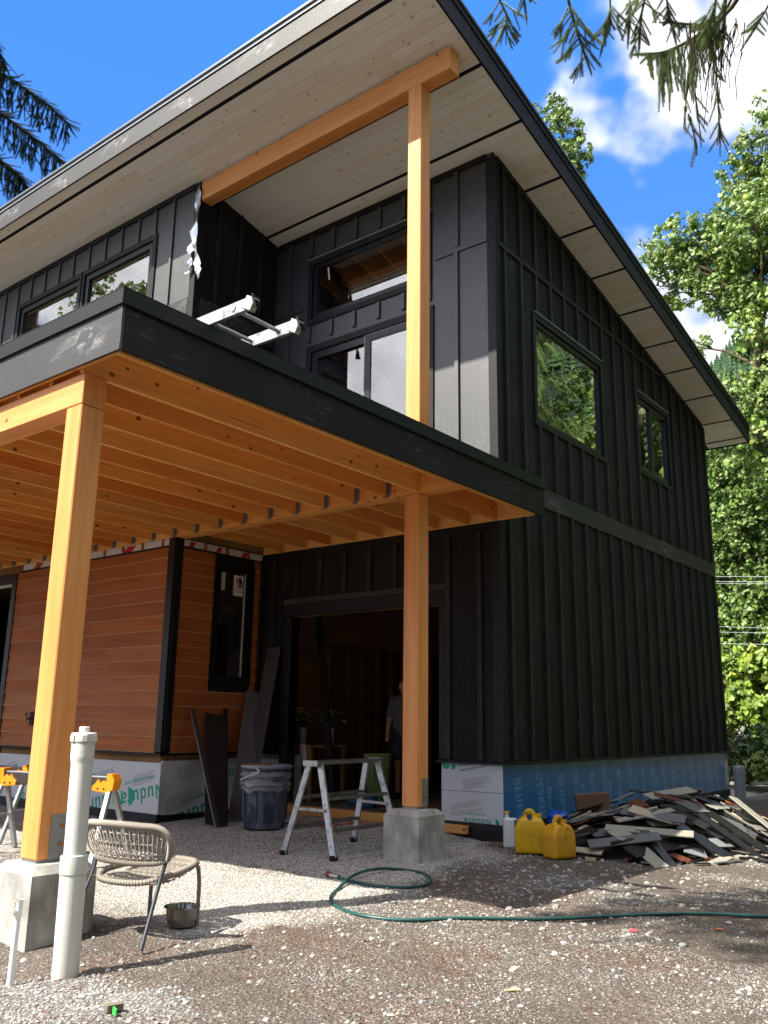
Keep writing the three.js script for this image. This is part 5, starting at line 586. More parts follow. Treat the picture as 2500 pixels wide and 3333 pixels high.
// ---------------------------------------------------------------- stones
function instanced(name, geo, mat, list, parent, kind = 'stuff') { const im = new THREE.InstancedMesh(geo, mat, list.length), c = new THREE.Color(); list.forEach(([m, col], i) => { im.setMatrixAt(i, m); if (col) im.setColorAt(i, c.setRGB(...col)); }); im.name = parent ? name : numbered(name); im.castShadow = im.receiveShadow = true; im.userData = { kind }; (parent || scene).add(im); return im; }
const mat4 = (p, q, s) => new THREE.Matrix4().compose(p, q, s instanceof THREE.Vector3 ? s : V3(s, s, s)), eul = (x, y, z) => new THREE.Quaternion().setFromEuler(new THREE.Euler(x, y, z));
{
  const R = RNG(901), lists = [[], [], []], cam = camera.position;
  const geos = [0, 1, 2].map(k => { const g = new THREE.IcosahedronGeometry(1, 1), p = g.attributes.position; for (let i = 0; i < p.count; i++) { const v = V3(p.getX(i), p.getY(i), p.getZ(i)); const s = 0.72 + 0.55 * fb3(v.x * 1.3 + 5 + k * 9, v.y * 1.3 + 5, v.z * 1.3 + 5, 905 + k, 2); p.setXYZ(i, v.x * s, v.y * s * 0.68, v.z * s * 0.86); } g.computeVertexNormals(); return g; });
  const inside = (x, z) => (x < 0.02 && z < 0.02) || (x < XBUMP && z < ZB + 0.02) || (x > -0.29 && x < 0.15 && z > 1.4 && z < 1.82) || (x > -0.3 && x < 0.15 && z > 5.34 && z < 5.79);
  const add = (x, z, s, col, flat = 1) => { const q = eul((R() - 0.5) * 0.7, R() * 6.283, (R() - 0.5) * 0.7); lists[Math.floor(R() * 3)].push([mat4(V3(x, gh(x, z) + s * 0.12, z), q, V3(s * (0.8 + 0.5 * R()), s * (0.7 + 0.5 * R()) * flat, s * (0.8 + 0.4 * R()))), col]); };
  const tone = (w, warm) => { const k = R(); let b = w * (0.72 + 0.5 * k * k); const a = warm * (R() - 0.35); return [b * (1.02 + a * 0.5), b, b * (0.95 - a * 0.5)]; };
  let n = 0;
  for (let i = 0; i < 300000 && n < 118000; i++) {
    const far = R(), x = -5.5 + 10.5 * R(), z = -2.2 + 9.3 * R() * (0.5 + 0.5 * R()) ; const zz = R() < 0.5 ? z : -2.2 + 9.3 * R();
    if (inside(x, zz) || x > 4.9 || Math.hypot(x - cam.x, zz - cam.z) < 1.6) continue;
    const p = paleMask(x, zz), q = pebbleMask(x, zz), d = fbw(x * 2.1, zz * 2.1, 911, 3);
    if (R() < q) { if (R() < 0.95) { add(x, zz, 0.005 + 0.008 * R() * R(), tone(0.32, 0.2)); n++; } continue; }
    if (R() < p) { if (R() < 0.75) { add(x, zz, 0.003 + 0.0065 * R() * R(), tone(0.52, 0.3)); n++; } continue; }
    if (R() < clamp(0.17 + 2.6 * (d - 0.47), 0.03, 0.8)) { const big = R(); add(x, zz, 0.0026 + 0.004 * R() + (big > 0.95 ? 0.009 * R() : 0) + (big > 0.993 ? 0.012 * R() : 0), big > 0.8 ? tone(0.36, 0.25) : tone(0.22, 0.5)); n++; }
  }
  // stones concentrated in the close foreground
  for (let i = 0; i < 15000; i++) { const x = 0.6 + 3.9 * R(), z = 3.4 + 3.6 * R(); if (inside(x, z) || Math.hypot(x - cam.x, z - cam.z) < 1.6) continue; if (fbw(x * 2.6, z * 2.6, 915, 4) < 0.5 && R() < 0.85) continue; add(x, z, 0.002 + 0.003 * R() + (R() > 0.985 ? 0.009 * R() : 0), R() > 0.72 ? tone(0.36, 0.25) : tone(0.22, 0.5)); }
  // larger cobbles
  for (let i = 0; i < 200; i++) { const x = 0.6 + 2.6 * R(), z = 0.2 + 3.3 * R(); if (inside(x, z)) continue; add(x, z, 0.012 + 0.016 * R(), tone(0.29, 0.3), 0.8); }
  for (let i = 0; i < 120; i++) { const x = 0.8 + 3.6 * R(), z = 3 + 3.7 * R(); add(x, z, 0.009 + 0.010 * R(), tone(0.33, 0.3), 0.75); }
  const sm_ = std({ color: 0xffffff, roughness: 0.9 }); geos.forEach((g, i) => { const m = instanced('gravel', g, sm_, lists[i]); });
  // bark mulch: reddish slivers on the dirt
  const sl = []; for (let i = 0; i < 5200; i++) { const x = 0.7 + 3.6 * R(), z = 1.0 + 5.7 * R(); if (paleMask(x, z) > 0.5 || fbw(x * 1.3 + 9, z * 1.3, 231, 4) < 0.5) continue; const b = 0.5 + R(); sl.push([mat4(V3(x, gh(x, z) + 0.004, z), eul((R() - 0.5) * 0.4, R() * 6.3, (R() - 0.5) * 0.4), V3(0.012 + 0.03 * R(), 0.002, 0.0022)), [0.16 * b, 0.075 * b, 0.04 * b]]); }
  instanced('bark_slivers', new THREE.BoxGeometry(1, 1, 1), sm_, sl);
}

// ---------------------------------------------------------------- trees
const bark = std({ map: tex(256, 512, 0.8, 1.6, (u, v) => { const a = fb2(u * 24, v * 6, 24, 6, 941, 4), m = ss(0.5, 0.66, fb2(u * 5, v * 7, 5, 7, 945, 3)); return mix3(mix3([0.22, 0.18, 0.15], [0.42, 0.36, 0.30], a), [0.36, 0.38, 0.18], m * 0.5); }), roughness: 0.95 });
function leafGeo(out, cx, cy, L, fold) { // polygon fan, folded along the midrib
  const P = [], I = []; const pts = [[0, 0], ...out, [0, L]]; const f = (x, y) => [x, y, -fold * Math.abs(x) - 0.18 * (y / L) * (y / L) * L]; P.push(...f(cx, cy)); const right = pts, left = pts.slice(1, -1).reverse().map(([x, y]) => [-x, y]); const all = [...right, ...left]; all.forEach(p => P.push(...f(...p))); for (let i = 0; i < all.length; i++) I.push(0, 1 + i, 1 + (i + 1) % all.length); const g = new THREE.BufferGeometry(); g.setAttribute('position', new THREE.Float32BufferAttribute(P, 3)); g.setIndex(I); g.computeVertexNormals(); return g;
}
const mapleLeaf = leafGeo([[0.16, -0.04], [0.44, 0.02], [0.34, 0.2], [0.56, 0.5], [0.3, 0.46], [0.22, 0.68]], 0, 0.3, 1.0, 0.25), ovalLeaf = leafGeo([[0.2, 0.12], [0.3, 0.4], [0.2, 0.75]], 0, 0.35, 1.0, 0.3);
function sprig(leaf, n, size, spread, seed, droop) { const R = RNG(seed), gs = []; for (let i = 0; i < n; i++) { const a = i / n * 6.283 + R(), s = size * (0.7 + 0.6 * R()); const g = leaf.clone().scale(s, s, s).translate(0, 0.02, 0).rotateX(-Math.PI / 2 + 0.25 + droop * R() + 1.2).rotateY(0).rotateZ((R() - 0.5) * 0.7); g.rotateX(-0.9 + R() * 0.5); g.rotateY(a); g.translate(Math.sin(a) * spread * R(), (R() - 0.5) * spread * 0.8, Math.cos(a) * spread * R()); gs.push(g); } gs.push(taper([V3(0, -spread * 0.6, 0), V3(0, spread * 0.3, 0)], 0.006, 0.003, 3)); return merge(gs); }
const mapleSprig = sprig(mapleLeaf, 10, 0.10, 0.2, 951, 0.5), mapleSprig2 = sprig(mapleLeaf, 9, 0.12, 0.23, 957, 0.8), shrubSprig = sprig(ovalLeaf, 8, 0.17, 0.2, 963, 0.6), shrubSprig2 = sprig(mapleLeaf, 6, 0.22, 0.2, 967, 0.4);
const leafM = (o = {}) => phy({ color: 0xffffff, roughness: 0.55, transmission: 0.4, thickness: 0, side: THREE.DoubleSide, ...o }); const LM = leafM();
// crown from clumps [x, y, z, radius, count] about the tree's base; every clump hangs on a limb
function leafTree(name, label, cat, x, z, clumps, o = {}) {
  const R = RNG(o.seed || 1), y = gh(x, z), t = thing(name, label, cat, [x, y, z], 0, o.group), col = o.col || [0.19, 0.30, 0.055], hTop = Math.max(...clumps.map(c => c[1])), th = o.trunkTo || hTop * 0.8, r0 = o.r0 || 0.22;
  const trunk = []; for (let i = 0; i <= 8; i++) trunk.push(V3((fbw(i * 0.7, o.seed || 1, 971, 2) - 0.5) * 0.5 * i / 4, -0.2 + (th + 0.2) * i / 8, (fbw(i * 0.7, 50 + (o.seed || 1), 973, 2) - 0.5) * 0.5 * i / 4)); const tg = [taper(trunk, r0, r0 * 0.25, 9)];
  const lists = [[], []];
  for (const [cx, cy, cz, r, n] of clumps) { const k = clamp((cy - r * 0.9 - Math.hypot(cx, cz) * 0.45) / th, 0.12, 0.95), b = trunk[Math.round(k * 8)], e = V3(cx, cy, cz), m = b.clone().lerp(e, 0.5).add(V3(0, 0.25 * b.distanceTo(e) * 0.3, 0)); tg.push(taper([b, m, e], Math.max(0.02, r0 * 0.3 * (1 - k * 0.6)), 0.012, 6));
    for (let q = 0; q < 6; q++) { const d = V3(R() - 0.5, R() - 0.4, R() - 0.5).normalize().multiplyScalar(r * 0.8); tg.push(taper([m.clone().lerp(e, 0.3 + 0.7 * R()), e.clone().addScaledVector(d, 0.5).add(V3(0, 0.05, 0)), e.clone().add(d)], 0.018, 0.005, 4)); }
    for (let i = 0; i < n; i++) { const d = V3(R() * 2 - 1, R() * 2 - 1, R() * 2 - 1); if (d.lengthSq() > 1 || d.lengthSq() < 0.05) { i--; continue; } const l = d.length(); const noise = 0.45 + 1.05 * fb3(d.x / l * 2.3 + cx, d.y / l * 2.3 + cy, d.z / l * 2.3 + cz, 981, 2); d.multiplyScalar(r * noise * Math.pow(l, -0.35)); if (fb3(d.x * 2.2 + cx * 2, d.y * 2.2 + cy * 2, d.z * 2.2 + cz, 985, 2) < 0.47) continue; d.y *= 0.8; const p = e.clone().add(d); if (p.y < 0.1) continue; const out = d.clone().normalize(), s = (o.leaf || 1) * (0.6 + 0.8 * R()); const q = new THREE.Quaternion().setFromUnitVectors(V3(0, 1, 0), out.multiplyScalar(0.5).add(V3(0, 0.9, 0)).normalize()).multiply(eul(0, R() * 6.283, 0)).multiply(eul((R() - 0.5) * 0.9, 0, (R() - 0.5) * 0.9)); const w = R(), yl = (o.yellow || 0) > R() ? 1 : 0, v = 0.55 + 0.85 * R(); lists[w < 0.5 ? 0 : 1].push([mat4(p, q, s), [(col[0] + 0.03 * w + 0.10 * yl) * v, (col[1] + 0.03 * w + 0.03 * yl) * v, col[2] * v]]); } }
  mesh('trunk', merge(tg), bark, t); const gs = o.shrub ? [shrubSprig, shrubSprig2] : [mapleSprig, mapleSprig2]; lists.forEach((l, i) => { if (l.length) instanced('crown', gs[i], LM, l, t); }); return t;
}
const clumpSet = (seed, n, y0, y1, rad, r0, r1, cnt) => { const R = RNG(seed), c = []; for (let i = 0; i < n; i++) { const h = (i + 0.5) / n, y = lerp(y0, y1, h), pr = rad(h), a = i * 2.4 + R(), d = pr * (0.35 + 0.65 * Math.sqrt(R())); c.push([Math.cos(a) * d, y, Math.sin(a) * d, lerp(r0, r1, R()), cnt]); } return c; };
{
  const P = (px, py, z) => hit(px, py, 2, z), C = (list, bx, bz, z, cnt) => list.map(([px, py, r, dz]) => { const p = P(px, py, z + (dz || 0)); return [p.x - bx, p.y - gh(bx, bz), p.z - bz, r, Math.round(cnt * r * r)]; });
  // tall maple at the right: clumps where the photograph shows them
  const big = [[2485, 360, 0.55], [2470, 490, 0.8], [2400, 560, 0.6], [2470, 600, 1.0, -1], [2420, 680, 0.9], [2340, 700, 0.5], [2480, 740, 1.2, 1], [2400, 800, 1.0], [2330, 840, 0.9, -1], [2210, 770, 0.75], [2180, 850, 0.8], [2270, 860, 0.8], [2120, 830, 0.55, -1], [2480, 900, 1.2], [2370, 930, 0.9], [2200, 950, 0.7], [2130, 930, 0.6], [2490, 1060, 0.8], [2500, 1200, 0.6], [2270, 1130, 0.45], [2240, 1210, 0.4], [2450, 1330, 0.8], [2360, 1370, 0.8], [2500, 1440, 1.2], [2300, 1310, 0.5], [2400, 1010, 0.55], [2440, 1150, 0.5], [2480, 980, 0.7], [2400, 1240, 0.5], [2330, 1010, 0.4], [2440, 850, 0.9], [2300, 930, 0.6], [2600, 700, 1.6], [2640, 1000, 1.8], [2700, 500, 1.5], [2650, 1300, 1.6], [2290, 780, 0.5]];
  leafTree('maple_tree', 'broadleaf maple tree with spreading limbs rising beside the eave', 'tree', -0.4, -15.5, C(big, -0.4, -15.5, -15.5, 250), { seed: 21, r0: 0.4, yellow: 0.06, trunkTo: 13, group: undefined });
  leafTree('maple_tree', 'leafy green treetop showing just above the sloping roof edge', 'tree', -6.2, -17, C([[1800, 370, 0.7], [1830, 430, 0.85], [1770, 440, 0.6], [1870, 500, 0.7], [1880, 560, 0.5], [1800, 560, 0.9], [1760, 650, 1.1], [1850, 680, 1.0], [1700, 700, 1.2], [1700, 560, 0.9]], -6.2, -17, -17, 300), { seed: 31, r0: 0.34, trunkTo: 19 });
  // dense wood behind the back corner
  const dense = [['bright green maple with low boughs behind the back corner', -2.6, -19.5, 33, [[2350, 1500, 1.2], [2430, 1560, 1.3], [2500, 1600, 1.4], [2330, 1640, 1.0], [2400, 1700, 1.3], [2480, 1780, 1.4], [2350, 1800, 1.2], [2420, 1880, 1.2], [2500, 1950, 1.3], [2370, 1980, 1.1], [2450, 2060, 1.3], [2380, 2140, 1.1], [2500, 2180, 1.3], [2580, 1700, 1.5], [2590, 2000, 1.5], [2270, 1560, 1.0], [2270, 1800, 1.0], [2270, 2000, 1.0]], [0.16, 0.27, 0.05]], ['darker green maple deeper in the wood behind house', -4.5, -26, 37, [[2340, 1420, 1.6], [2440, 1420, 1.7], [2520, 1500, 1.8], [2380, 1600, 1.8], [2460, 1720, 1.9], [2340, 1780, 1.7], [2500, 1900, 1.9], [2400, 1950, 1.8], [2340, 2080, 1.7], [2470, 2120, 1.8], [2400, 2250, 1.7], [2540, 2280, 1.9], [2280, 1300, 1.5], [2600, 1300, 1.9], [2250, 2250, 1.6], [2620, 2100, 1.8]], [0.11, 0.19, 0.04]]];
  for (const [l, x, z, s, cl, col] of dense) leafTree('maple_tree', l, 'tree', x, z, C(cl, x, z, z, 230), { seed: s, col, r0: 0.35, trunkTo: 9 });
  // shrubs at the edge of the clearing
  const shrubs = [['tall bright green shrub with large pale leaves behind the conduits', -2.2, -14.6, [[2370, 2230, 0.75], [2440, 2200, 0.8], [2500, 2260, 0.9], [2400, 2310, 0.8], [2460, 2340, 0.8], [2360, 2370, 0.7], [2560, 2180, 0.9], [2560, 2350, 0.9]], [0.27, 0.40, 0.055], 0.9], ['blue green bramble bush at the edge of the clearing', -1.8, -13.4, [[2370, 2430, 0.5], [2420, 2420, 0.55], [2470, 2400, 0.55], [2520, 2410, 0.6], [2390, 2480, 0.45], [2450, 2480, 0.4]], [0.10, 0.21, 0.055], 0.85], ['low yellow green shrub beside the gravel clearing', -1.2, -12.6, [[2440, 2510, 0.35], [2480, 2500, 0.4], [2520, 2490, 0.45], [2400, 2520, 0.3]], [0.23, 0.33, 0.045], 0.75]];
  let s = 51; for (const [l, x, z, cl, col, leaf] of shrubs) leafTree('shrub', l, 'shrub', x, z, C(cl, x, z, z, 620), { seed: s++, col, r0: 0.05, shrub: true, leaf, trunkTo: 1.6, yellow: 0.1 });
  // more of the wood left and right of the view, and trees across the drive that the side windows mirror
  for (const [l, x, z, sd, h] of [['broad maple behind the middle of the house', -9, -21, 61, 13], ['broad maple right of the wires behind the yard', 6.5, -22, 63, 16], ['wide maple at the far right of the yard', 13, -15, 65, 15], ['rounded maple among the wood behind yard', 2.2, -27, 67, 17]]) leafTree('maple_tree', l, 'tree', x, z, clumpSet(sd, 26, 1.5, h, u => 4.2 * Math.sin(Math.PI * (0.12 + 0.85 * u)) + 0.3, 1.3, 2.1, 190), { seed: sd, r0: 0.38, leaf: 1.8, trunkTo: h * 0.8 });
}
// conifers: drooping fronds along whorled branches
const frond = (() => { const gs = [], R = RNG(991); const blade = (a, b, w) => { const d = b.clone().sub(a), s = V3(-d.z, 0, d.x).normalize().multiplyScalar(w); if (s.lengthSq() === 0) s.set(w, 0, 0); const m = a.clone().lerp(b, 0.4), g = new THREE.BufferGeometry(); const P = [a, m.clone().add(s), b, m.clone().sub(s)].flatMap(p => [p.x, p.y, p.z]); g.setAttribute('position', new THREE.Float32BufferAttribute(P, 3)); g.setIndex([0, 1, 2, 0, 2, 3]); g.computeVertexNormals(); return g; }; for (let i = 0; i < 13; i++) { const t = i / 13, p = V3(0, -0.22 * t * t, t * 1.0); for (const s of [-1, 1]) { const l = 0.34 * (1 - t * 0.75), q = p.clone().add(V3(s * l * 0.75, -0.16 * l - 0.05 - 0.1 * R(), l * 0.62)); gs.push(blade(p, q, 0.022)); const m = p.clone().lerp(q, 0.55); gs.push(blade(m, m.clone().add(V3(s * 0.03, -0.16 * R() - 0.05, 0.07)), 0.016)); } } gs.push(blade(V3(0, -0.2, 0.9), V3(0, -0.3, 1.1), 0.03)); return merge(gs); })();
const needleM = leafM({ roughness: 0.8, transmission: 0.15 });
function conifer(name, label, x, z, H, rad, o = {}) {
  const R = RNG(o.seed || 7), y = gh(x, z), t = thing(name, label, 'tree', [x, y, z], 0, o.group), wood = [taper([V3(0, -0.3, 0), V3(0.05, H * 0.5, 0), V3(0, H, 0)], o.r0 || 0.3, 0.02, 9)], list = [], col = o.col || [0.045, 0.085, 0.022];
  const n = Math.round((H - (o.from || 2)) * (o.dens || 6.5)); for (let i = 0; i < n; i++) { const h = lerp(o.from || 2, H - 0.15, (i + R()) / n), L = rad * Math.pow(1 - (h - (o.from || 2)) / (H - (o.from || 2)) * 0.93, 0.8) * (0.65 + 0.45 * R()), a = o.arc ? o.arc[0] + (o.arc[1] - o.arc[0]) * R() : R() * 6.283, dir = V3(Math.cos(a), 0, Math.sin(a)), b = V3(0, h, 0), pt = k => b.clone().addScaledVector(dir, L * k).add(V3(0, L * (0.14 * k - 0.42 * k * k), 0)); wood.push(taper([b, pt(0.5), pt(1)], 0.035, 0.006, 4)); const m = Math.max(3, Math.round(L * 4.2)); for (let j = 0; j < m; j++) { const k = 0.18 + 0.85 * (j + R() * 0.7) / m, p = pt(Math.min(k, 1)), ang = a + (R() - 0.5) * 2.2, s = (o.fr || 0.75) * (0.55 + 0.6 * R()) * (0.6 + 0.6 * (1 - k * 0.4)); const q = eul(0, Math.PI / 2 - ang, 0).multiply(eul(0.35 + 0.75 * R() + 0.2 * k, 0, (R() - 0.5) * 0.7)), v = 0.7 + 0.6 * R(); list.push([mat4(p, q, s), [col[0] * v, col[1] * v, col[2] * v]]); } }
  mesh('trunk', merge(wood), bark, t); instanced('crown', frond, needleM, list, t); return t;
}
conifer('cedar_tree', 'green cedar with drooping fronds across the yard from the side windows', 6.2, -9.5, 17, 3.6, { seed: 71, col: [0.15, 0.24, 0.045], fr: 1.0, from: 1.2, dens: 8 });
conifer('cedar_tree', 'dark cedar with reddish shade behind the green cedar', 10.5, -7.0, 21, 4.2, { seed: 73, col: [0.08, 0.12, 0.035], fr: 1.1, from: 1.5 });
conifer('cedar_tree', 'tall cedar at the far end of the side yard', 9.0, -16, 22, 4.4, { seed: 75, col: [0.12, 0.2, 0.04], fr: 1.15, from: 1.2 });
// wood across the drive, mirrored by the front windows
for (const [l, x, z, sd, h] of [['tall maple left of the drive', -25, 14, 91, 19], ['maple at the left end of the drive', -33, 24, 93, 14]]) leafTree('maple_tree', l + ' facing the front windows', 'tree', x, z, clumpSet(sd, 22, 2, h, u => 4.4 * Math.sin(Math.PI * (0.12 + 0.85 * u)) + 0.3, 1.2, 2.0, 260), { seed: sd, r0: 0.38, leaf: 1.35, trunkTo: h * 0.8 });
for (const [l, x, z, sd, h] of [['first', -24, 34, 101, 11], ['second', -16, 38, 103, 12.5], ['third', -8, 36, 105, 11.5], ['fourth', 1, 39, 107, 12], ['fifth', 10, 35, 109, 12.5], ['sixth', 19, 32, 111, 13], ['seventh', 24, 20, 113, 15], ['eighth', 22, 8, 115, 15]]) conifer('fir_tree', 'fir tree in the row across the drive facing the house', x, z, h * 0.72, 3.0, { group: 'firs across the drive', seed: sd, col: [0.07, 0.12, 0.04], from: 0.8, fr: 1.5, dens: 4 });
for (const [l, x, z, sd, h] of [['broad unseen cedar right of the drive with hanging boughs', 12.5, 4, 121, 20], ['old unseen cedar beside the parking edge', 12, 11, 123, 21], ['unseen cedar clump tree right of the yard', 14, -5, 125, 22], ['leaning unseen cedar behind the parking edge', 9, 19, 127, 20]]) conifer('cedar_tree', l, x, z, h, 5, { seed: sd, col: [0.07, 0.115, 0.035], from: 0.8, fr: 1.9, dens: 6 });  // unseen cedars of the wood, added to block sky light from the right
conifer('cedar_tree', 'slender cedar beside the drive facing the side wall', 9.5, -1.5, 15, 3.0, { seed: 77, col: [0.10, 0.16, 0.04], from: 2.5 });
// near spruce over the drive: long limbs above and behind the viewer
const twig = (() => { // needled twig 1 unit long, hanging along +y... needles all round
  const R = RNG(1001), gs = [taper([V3(0, 0, 0), V3(0, 1, 0)], 0.022, 0.012, 4)]; for (let i = 0; i < 130; i++) { const t = 0.02 + 0.98 * i / 130, a = i * 2.4, l = 0.2 * (1 - 0.35 * t) * (0.8 + 0.4 * R()), d = V3(Math.cos(a), 0.75, Math.sin(a)).normalize(), p = V3(0, t, 0), q = p.clone().addScaledVector(d, l), s = V3(-Math.sin(a), 0, Math.cos(a)).multiplyScalar(0.015); const g = new THREE.BufferGeometry(); g.setAttribute('position', new THREE.Float32BufferAttribute([p.x - s.x, p.y, p.z - s.z, p.x + s.x, p.y, p.z + s.z, q.x, q.y, q.z], 3)); g.setIndex([0, 1, 2]); g.computeVertexNormals(); gs.push(g); } return merge(gs); })();
{
  const R = RNG(1011), T0 = V3(4.2, 0, 12.2), t = thing('spruce_tree', 'tall spruce whose needled branch tips hang over the view of the roof', 'tree', [T0.x, gh(T0.x, T0.z), T0.z]); const rel = p => p.clone().sub(t.position), wood = [taper([V3(0, -0.3, 0), V3(0.1, 7, 0), V3(0, 15, 0)], 0.34, 0.05, 10)], list = [], strands = [], col = [0.24, 0.31, 0.15];
  const q = (d) => new THREE.Quaternion().setFromUnitVectors(V3(0, 1, 0), d.clone().normalize());
  const needles = (a, d, len, k = 1) => { const v = 0.75 + 0.6 * R(); list.push([mat4(rel(a), q(d).multiply(eul(0, R() * 6.28, 0)), V3(0.10 * k, len, 0.10 * k)), [col[0] * v, col[1] * v, col[2] * v]]); };
  // stem along photo pixels at a given distance, carrying side twigs and hanging twigs
  const stem = (pts, dist, r, o = {}) => { const P = pts.map(([a, b, dd]) => at(a, b, dist + (dd || 0))), cv = new THREE.CatmullRomCurve3(P), L = cv.getLength(); wood.push(taper(cv.getPoints(12).map(rel), r, r * 0.35, 5)); const n = Math.round(L / (o.step || 0.045)); const right = V3(1, 0, 0).applyQuaternion(camera.quaternion);
    for (let i = 0; i < n; i++) { const u = (i + 0.5) / n * (1 - (o.bare || 0)) + (o.bare || 0), p = cv.getPoint(u), d = cv.getTangent(u); for (const s of [-1, 1]) { if (R() < (o.skip || 0.28)) continue; const len = (o.len || 0.16) * (0.45 + 0.8 * R()) * (1.1 - 0.55 * u); const side = right.clone().multiplyScalar(s * (0.6 + 0.5 * R())).add(V3(0, -(o.hang ?? 0.35) - 0.5 * R(), 0)).addScaledVector(d, 0.65).add(V3((R() - 0.5) * 0.7, 0, (R() - 0.5) * 0.9)).normalize(); needles(p, side, len); if (len > 0.1) { const m = p.clone().addScaledVector(side, len * 0.5); needles(m, side.clone().add(V3((R() - 0.5), -0.5, (R() - 0.5))), len * 0.6); needles(m, side.clone().add(right.clone().multiplyScalar((R() - 0.5) * 1.6)), len * 0.5); } } needles(p, d, (o.step || 0.045) * 1.8, 0.9); } needles(P[P.length - 1], cv.getTangent(1), 0.07); return cv; };
  const D = 4.6;
  stem([[1560, -260], [1600, -60], [1650, 60], [1642, 85]], D + 0.3, 0.007, { len: 0.15, bare: 0.45, step: 0.06 });
  stem([[1700, -260], [1700, -80], [1708, 10]], D + 0.2, 0.006, { len: 0.12, bare: 0.4, step: 0.06 });
  stem([[1800, -300], [1845, -20], [1875, 90], [1908, 190]], D, 0.009, { len: 0.2, bare: 0.4, hang: 0.3, step: 0.05 });
  stem([[1980, -260], [1985, -20], [1985, 40], [1968, 120]], D, 0.006, { len: 0.14, bare: 0.5, step: 0.055 }); stem([[2040, -200], [2050, 10], [2047, 85]], D, 0.005, { len: 0.1, bare: 0.45, step: 0.055 });
  stem([[2120, -260], [2110, -60], [2090, 40], [2082, 130]], D - 0.1, 0.006, { len: 0.14, bare: 0.4 }); stem([[2160, -200], [2170, 0], [2190, 95]], D - 0.1, 0.006, { len: 0.12, bare: 0.4 });
  const br = stem([[2500, -200], [2400, 0], [2330, 75], [2230, 140], [2160, 170], [2110, 175]], D - 0.2, 0.012, { len: 0.1, hang: 1.5, bare: 0.35, skip: 0.4 }); stem([[2420, -150], [2370, 20], [2300, 75], [2200, 75]], D - 0.1, 0.008, { len: 0.09, hang: 1.4, bare: 0.4 });
  stem([[2560, -100], [2500, 20], [2470, 70], [2445, 110]], D - 0.2, 0.006, { len: 0.1, bare: 0.35 }); stem([[2300, -200], [2330, 0], [2310, 80], [2320, 180]], D - 0.25, 0.007, { len: 0.13, hang: 0.8, bare: 0.3 }); stem([[2380, -160], [2360, 40], [2350, 170]], D - 0.25, 0.006, { len: 0.12, hang: 0.8, bare: 0.3 });
  // hanging twigs under the bough, then bare lichen strands
  for (let i = 0; i < 34; i++) { const u = 0.4 + 0.6 * R(), p = br.getPoint(u), len = (0.08 + 0.16 * R()) * (u > 0.9 ? 0.5 : 1); let a = p.clone(); const d = V3((R() - 0.5) * 0.15, -1, (R() - 0.5) * 0.15); for (let s = 0; s < 3; s++) { needles(a, d.clone().add(V3((R() - 0.5) * 0.3, 0, (R() - 0.5) * 0.3)), len / 2, 0.85); a.addScaledVector(d, len / 2.4); } }
  for (let i = 0; i < 44; i++) { const px = 2235 + 190 * R(), y0 = 60 + 120 * R(), y1 = y0 + (90 + 260 * R() * R()) * (px > 2380 ? 0.6 : 1), a = at(px, y0, D - 0.2 + 0.3 * (R() - 0.5)), e = at(px - 12 + 30 * (R() - 0.5), Math.min(y1, 480), D - 0.2 + 0.3 * (R() - 0.5)); const m = a.clone().lerp(e, 0.5).add(V3((R() - 0.5) * 0.05, 0, (R() - 0.5) * 0.05)); strands.push(taper([rel(a), rel(m), rel(e)], 0.003, 0.0018, 3)); }
  for (const [x0, y0, x1, y1] of [[2265, 170, 2240, 240], [2240, 240, 2225, 420], [2330, 180, 2335, 300], [2335, 300, 2345, 455], [2262, 300, 2280, 440], [2240, 370, 2270, 480], [2340, 380, 2342, 470]]) { const a = at(x0, y0, D - 0.2), e = at(x1, y1, D - 0.2); strands.push(taper([rel(a), rel(e)], 0.004, 0.002, 4)); const n = 9; for (let i = 0; i < n; i++) { if (R() < 0.35) continue; needles(a.clone().lerp(e, (i + R()) / n), V3((R() - 0.5) * 1.1, -1, (R() - 0.5) * 1.1), 0.05 + 0.06 * R(), 0.8); } }
  // limbs joining the boughs to the trunk, and long limbs higher up (their shade lies on the drive)
  const hub = at(2450, -420, D); wood.push(taper([V3(0, 6.3, 0), rel(hub).lerp(V3(0, 6.3, 0), 0.5).add(V3(0, 0.3, 0)), rel(hub)], 0.06, 0.025, 7)); for (const [a, b] of [[1560, -260], [1700, -260], [1800, -300], [1980, -260], [2040, -200], [2120, -260], [2160, -200], [2500, -200], [2420, -150], [2560, -100], [2300, -200], [2380, -160]]) { const e = at(a, b, D); wood.push(taper([rel(hub), rel(hub).lerp(rel(e), 0.5).add(V3(0, 0.1, 0)), rel(e)], 0.016, 0.008, 5)); }
  mesh('trunk', merge(wood), bark, t); instanced('needles', twig, needleM, list, t); mesh('hanging_lichen', merge(strands), std({ color: 0x5b4a3a, roughness: 0.95 }), t).userData.kind = 'stuff';
  const fl = []; for (let i = 0; i < 46; i++) { const h = 7.2 + 7.4 * R(), a = i < 8 ? Math.PI + 0.60 + 0.32 * R() : R() * 6.283, L = i < 8 ? 4.9 + 1.1 * R() : 1.7 * (1 - (h - 7) / 9) + 0.4, dir = V3(Math.cos(a), 0, Math.sin(a)); for (let j = 0; j < L * 4; j++) { const k = i < 8 ? 0.76 + 0.28 * R() : 0.2 + 0.8 * R(), p = V3(0, i < 8 ? 9.6 + 0.9 * R() : h, 0).addScaledVector(dir, L * k).add(V3(0, -0.3 * L * k * k, 0)), v = 0.7 + 0.6 * R(); fl.push([mat4(p, eul(0, Math.PI / 2 - a + (R() - 0.5) * 2, 0).multiply(eul(0.4 + 0.6 * R(), 0, 0)), 0.55 + 0.4 * R()), [0.04 * v, 0.075 * v, 0.03 * v]]); } } instanced('crown', frond, needleM, fl, t);
}
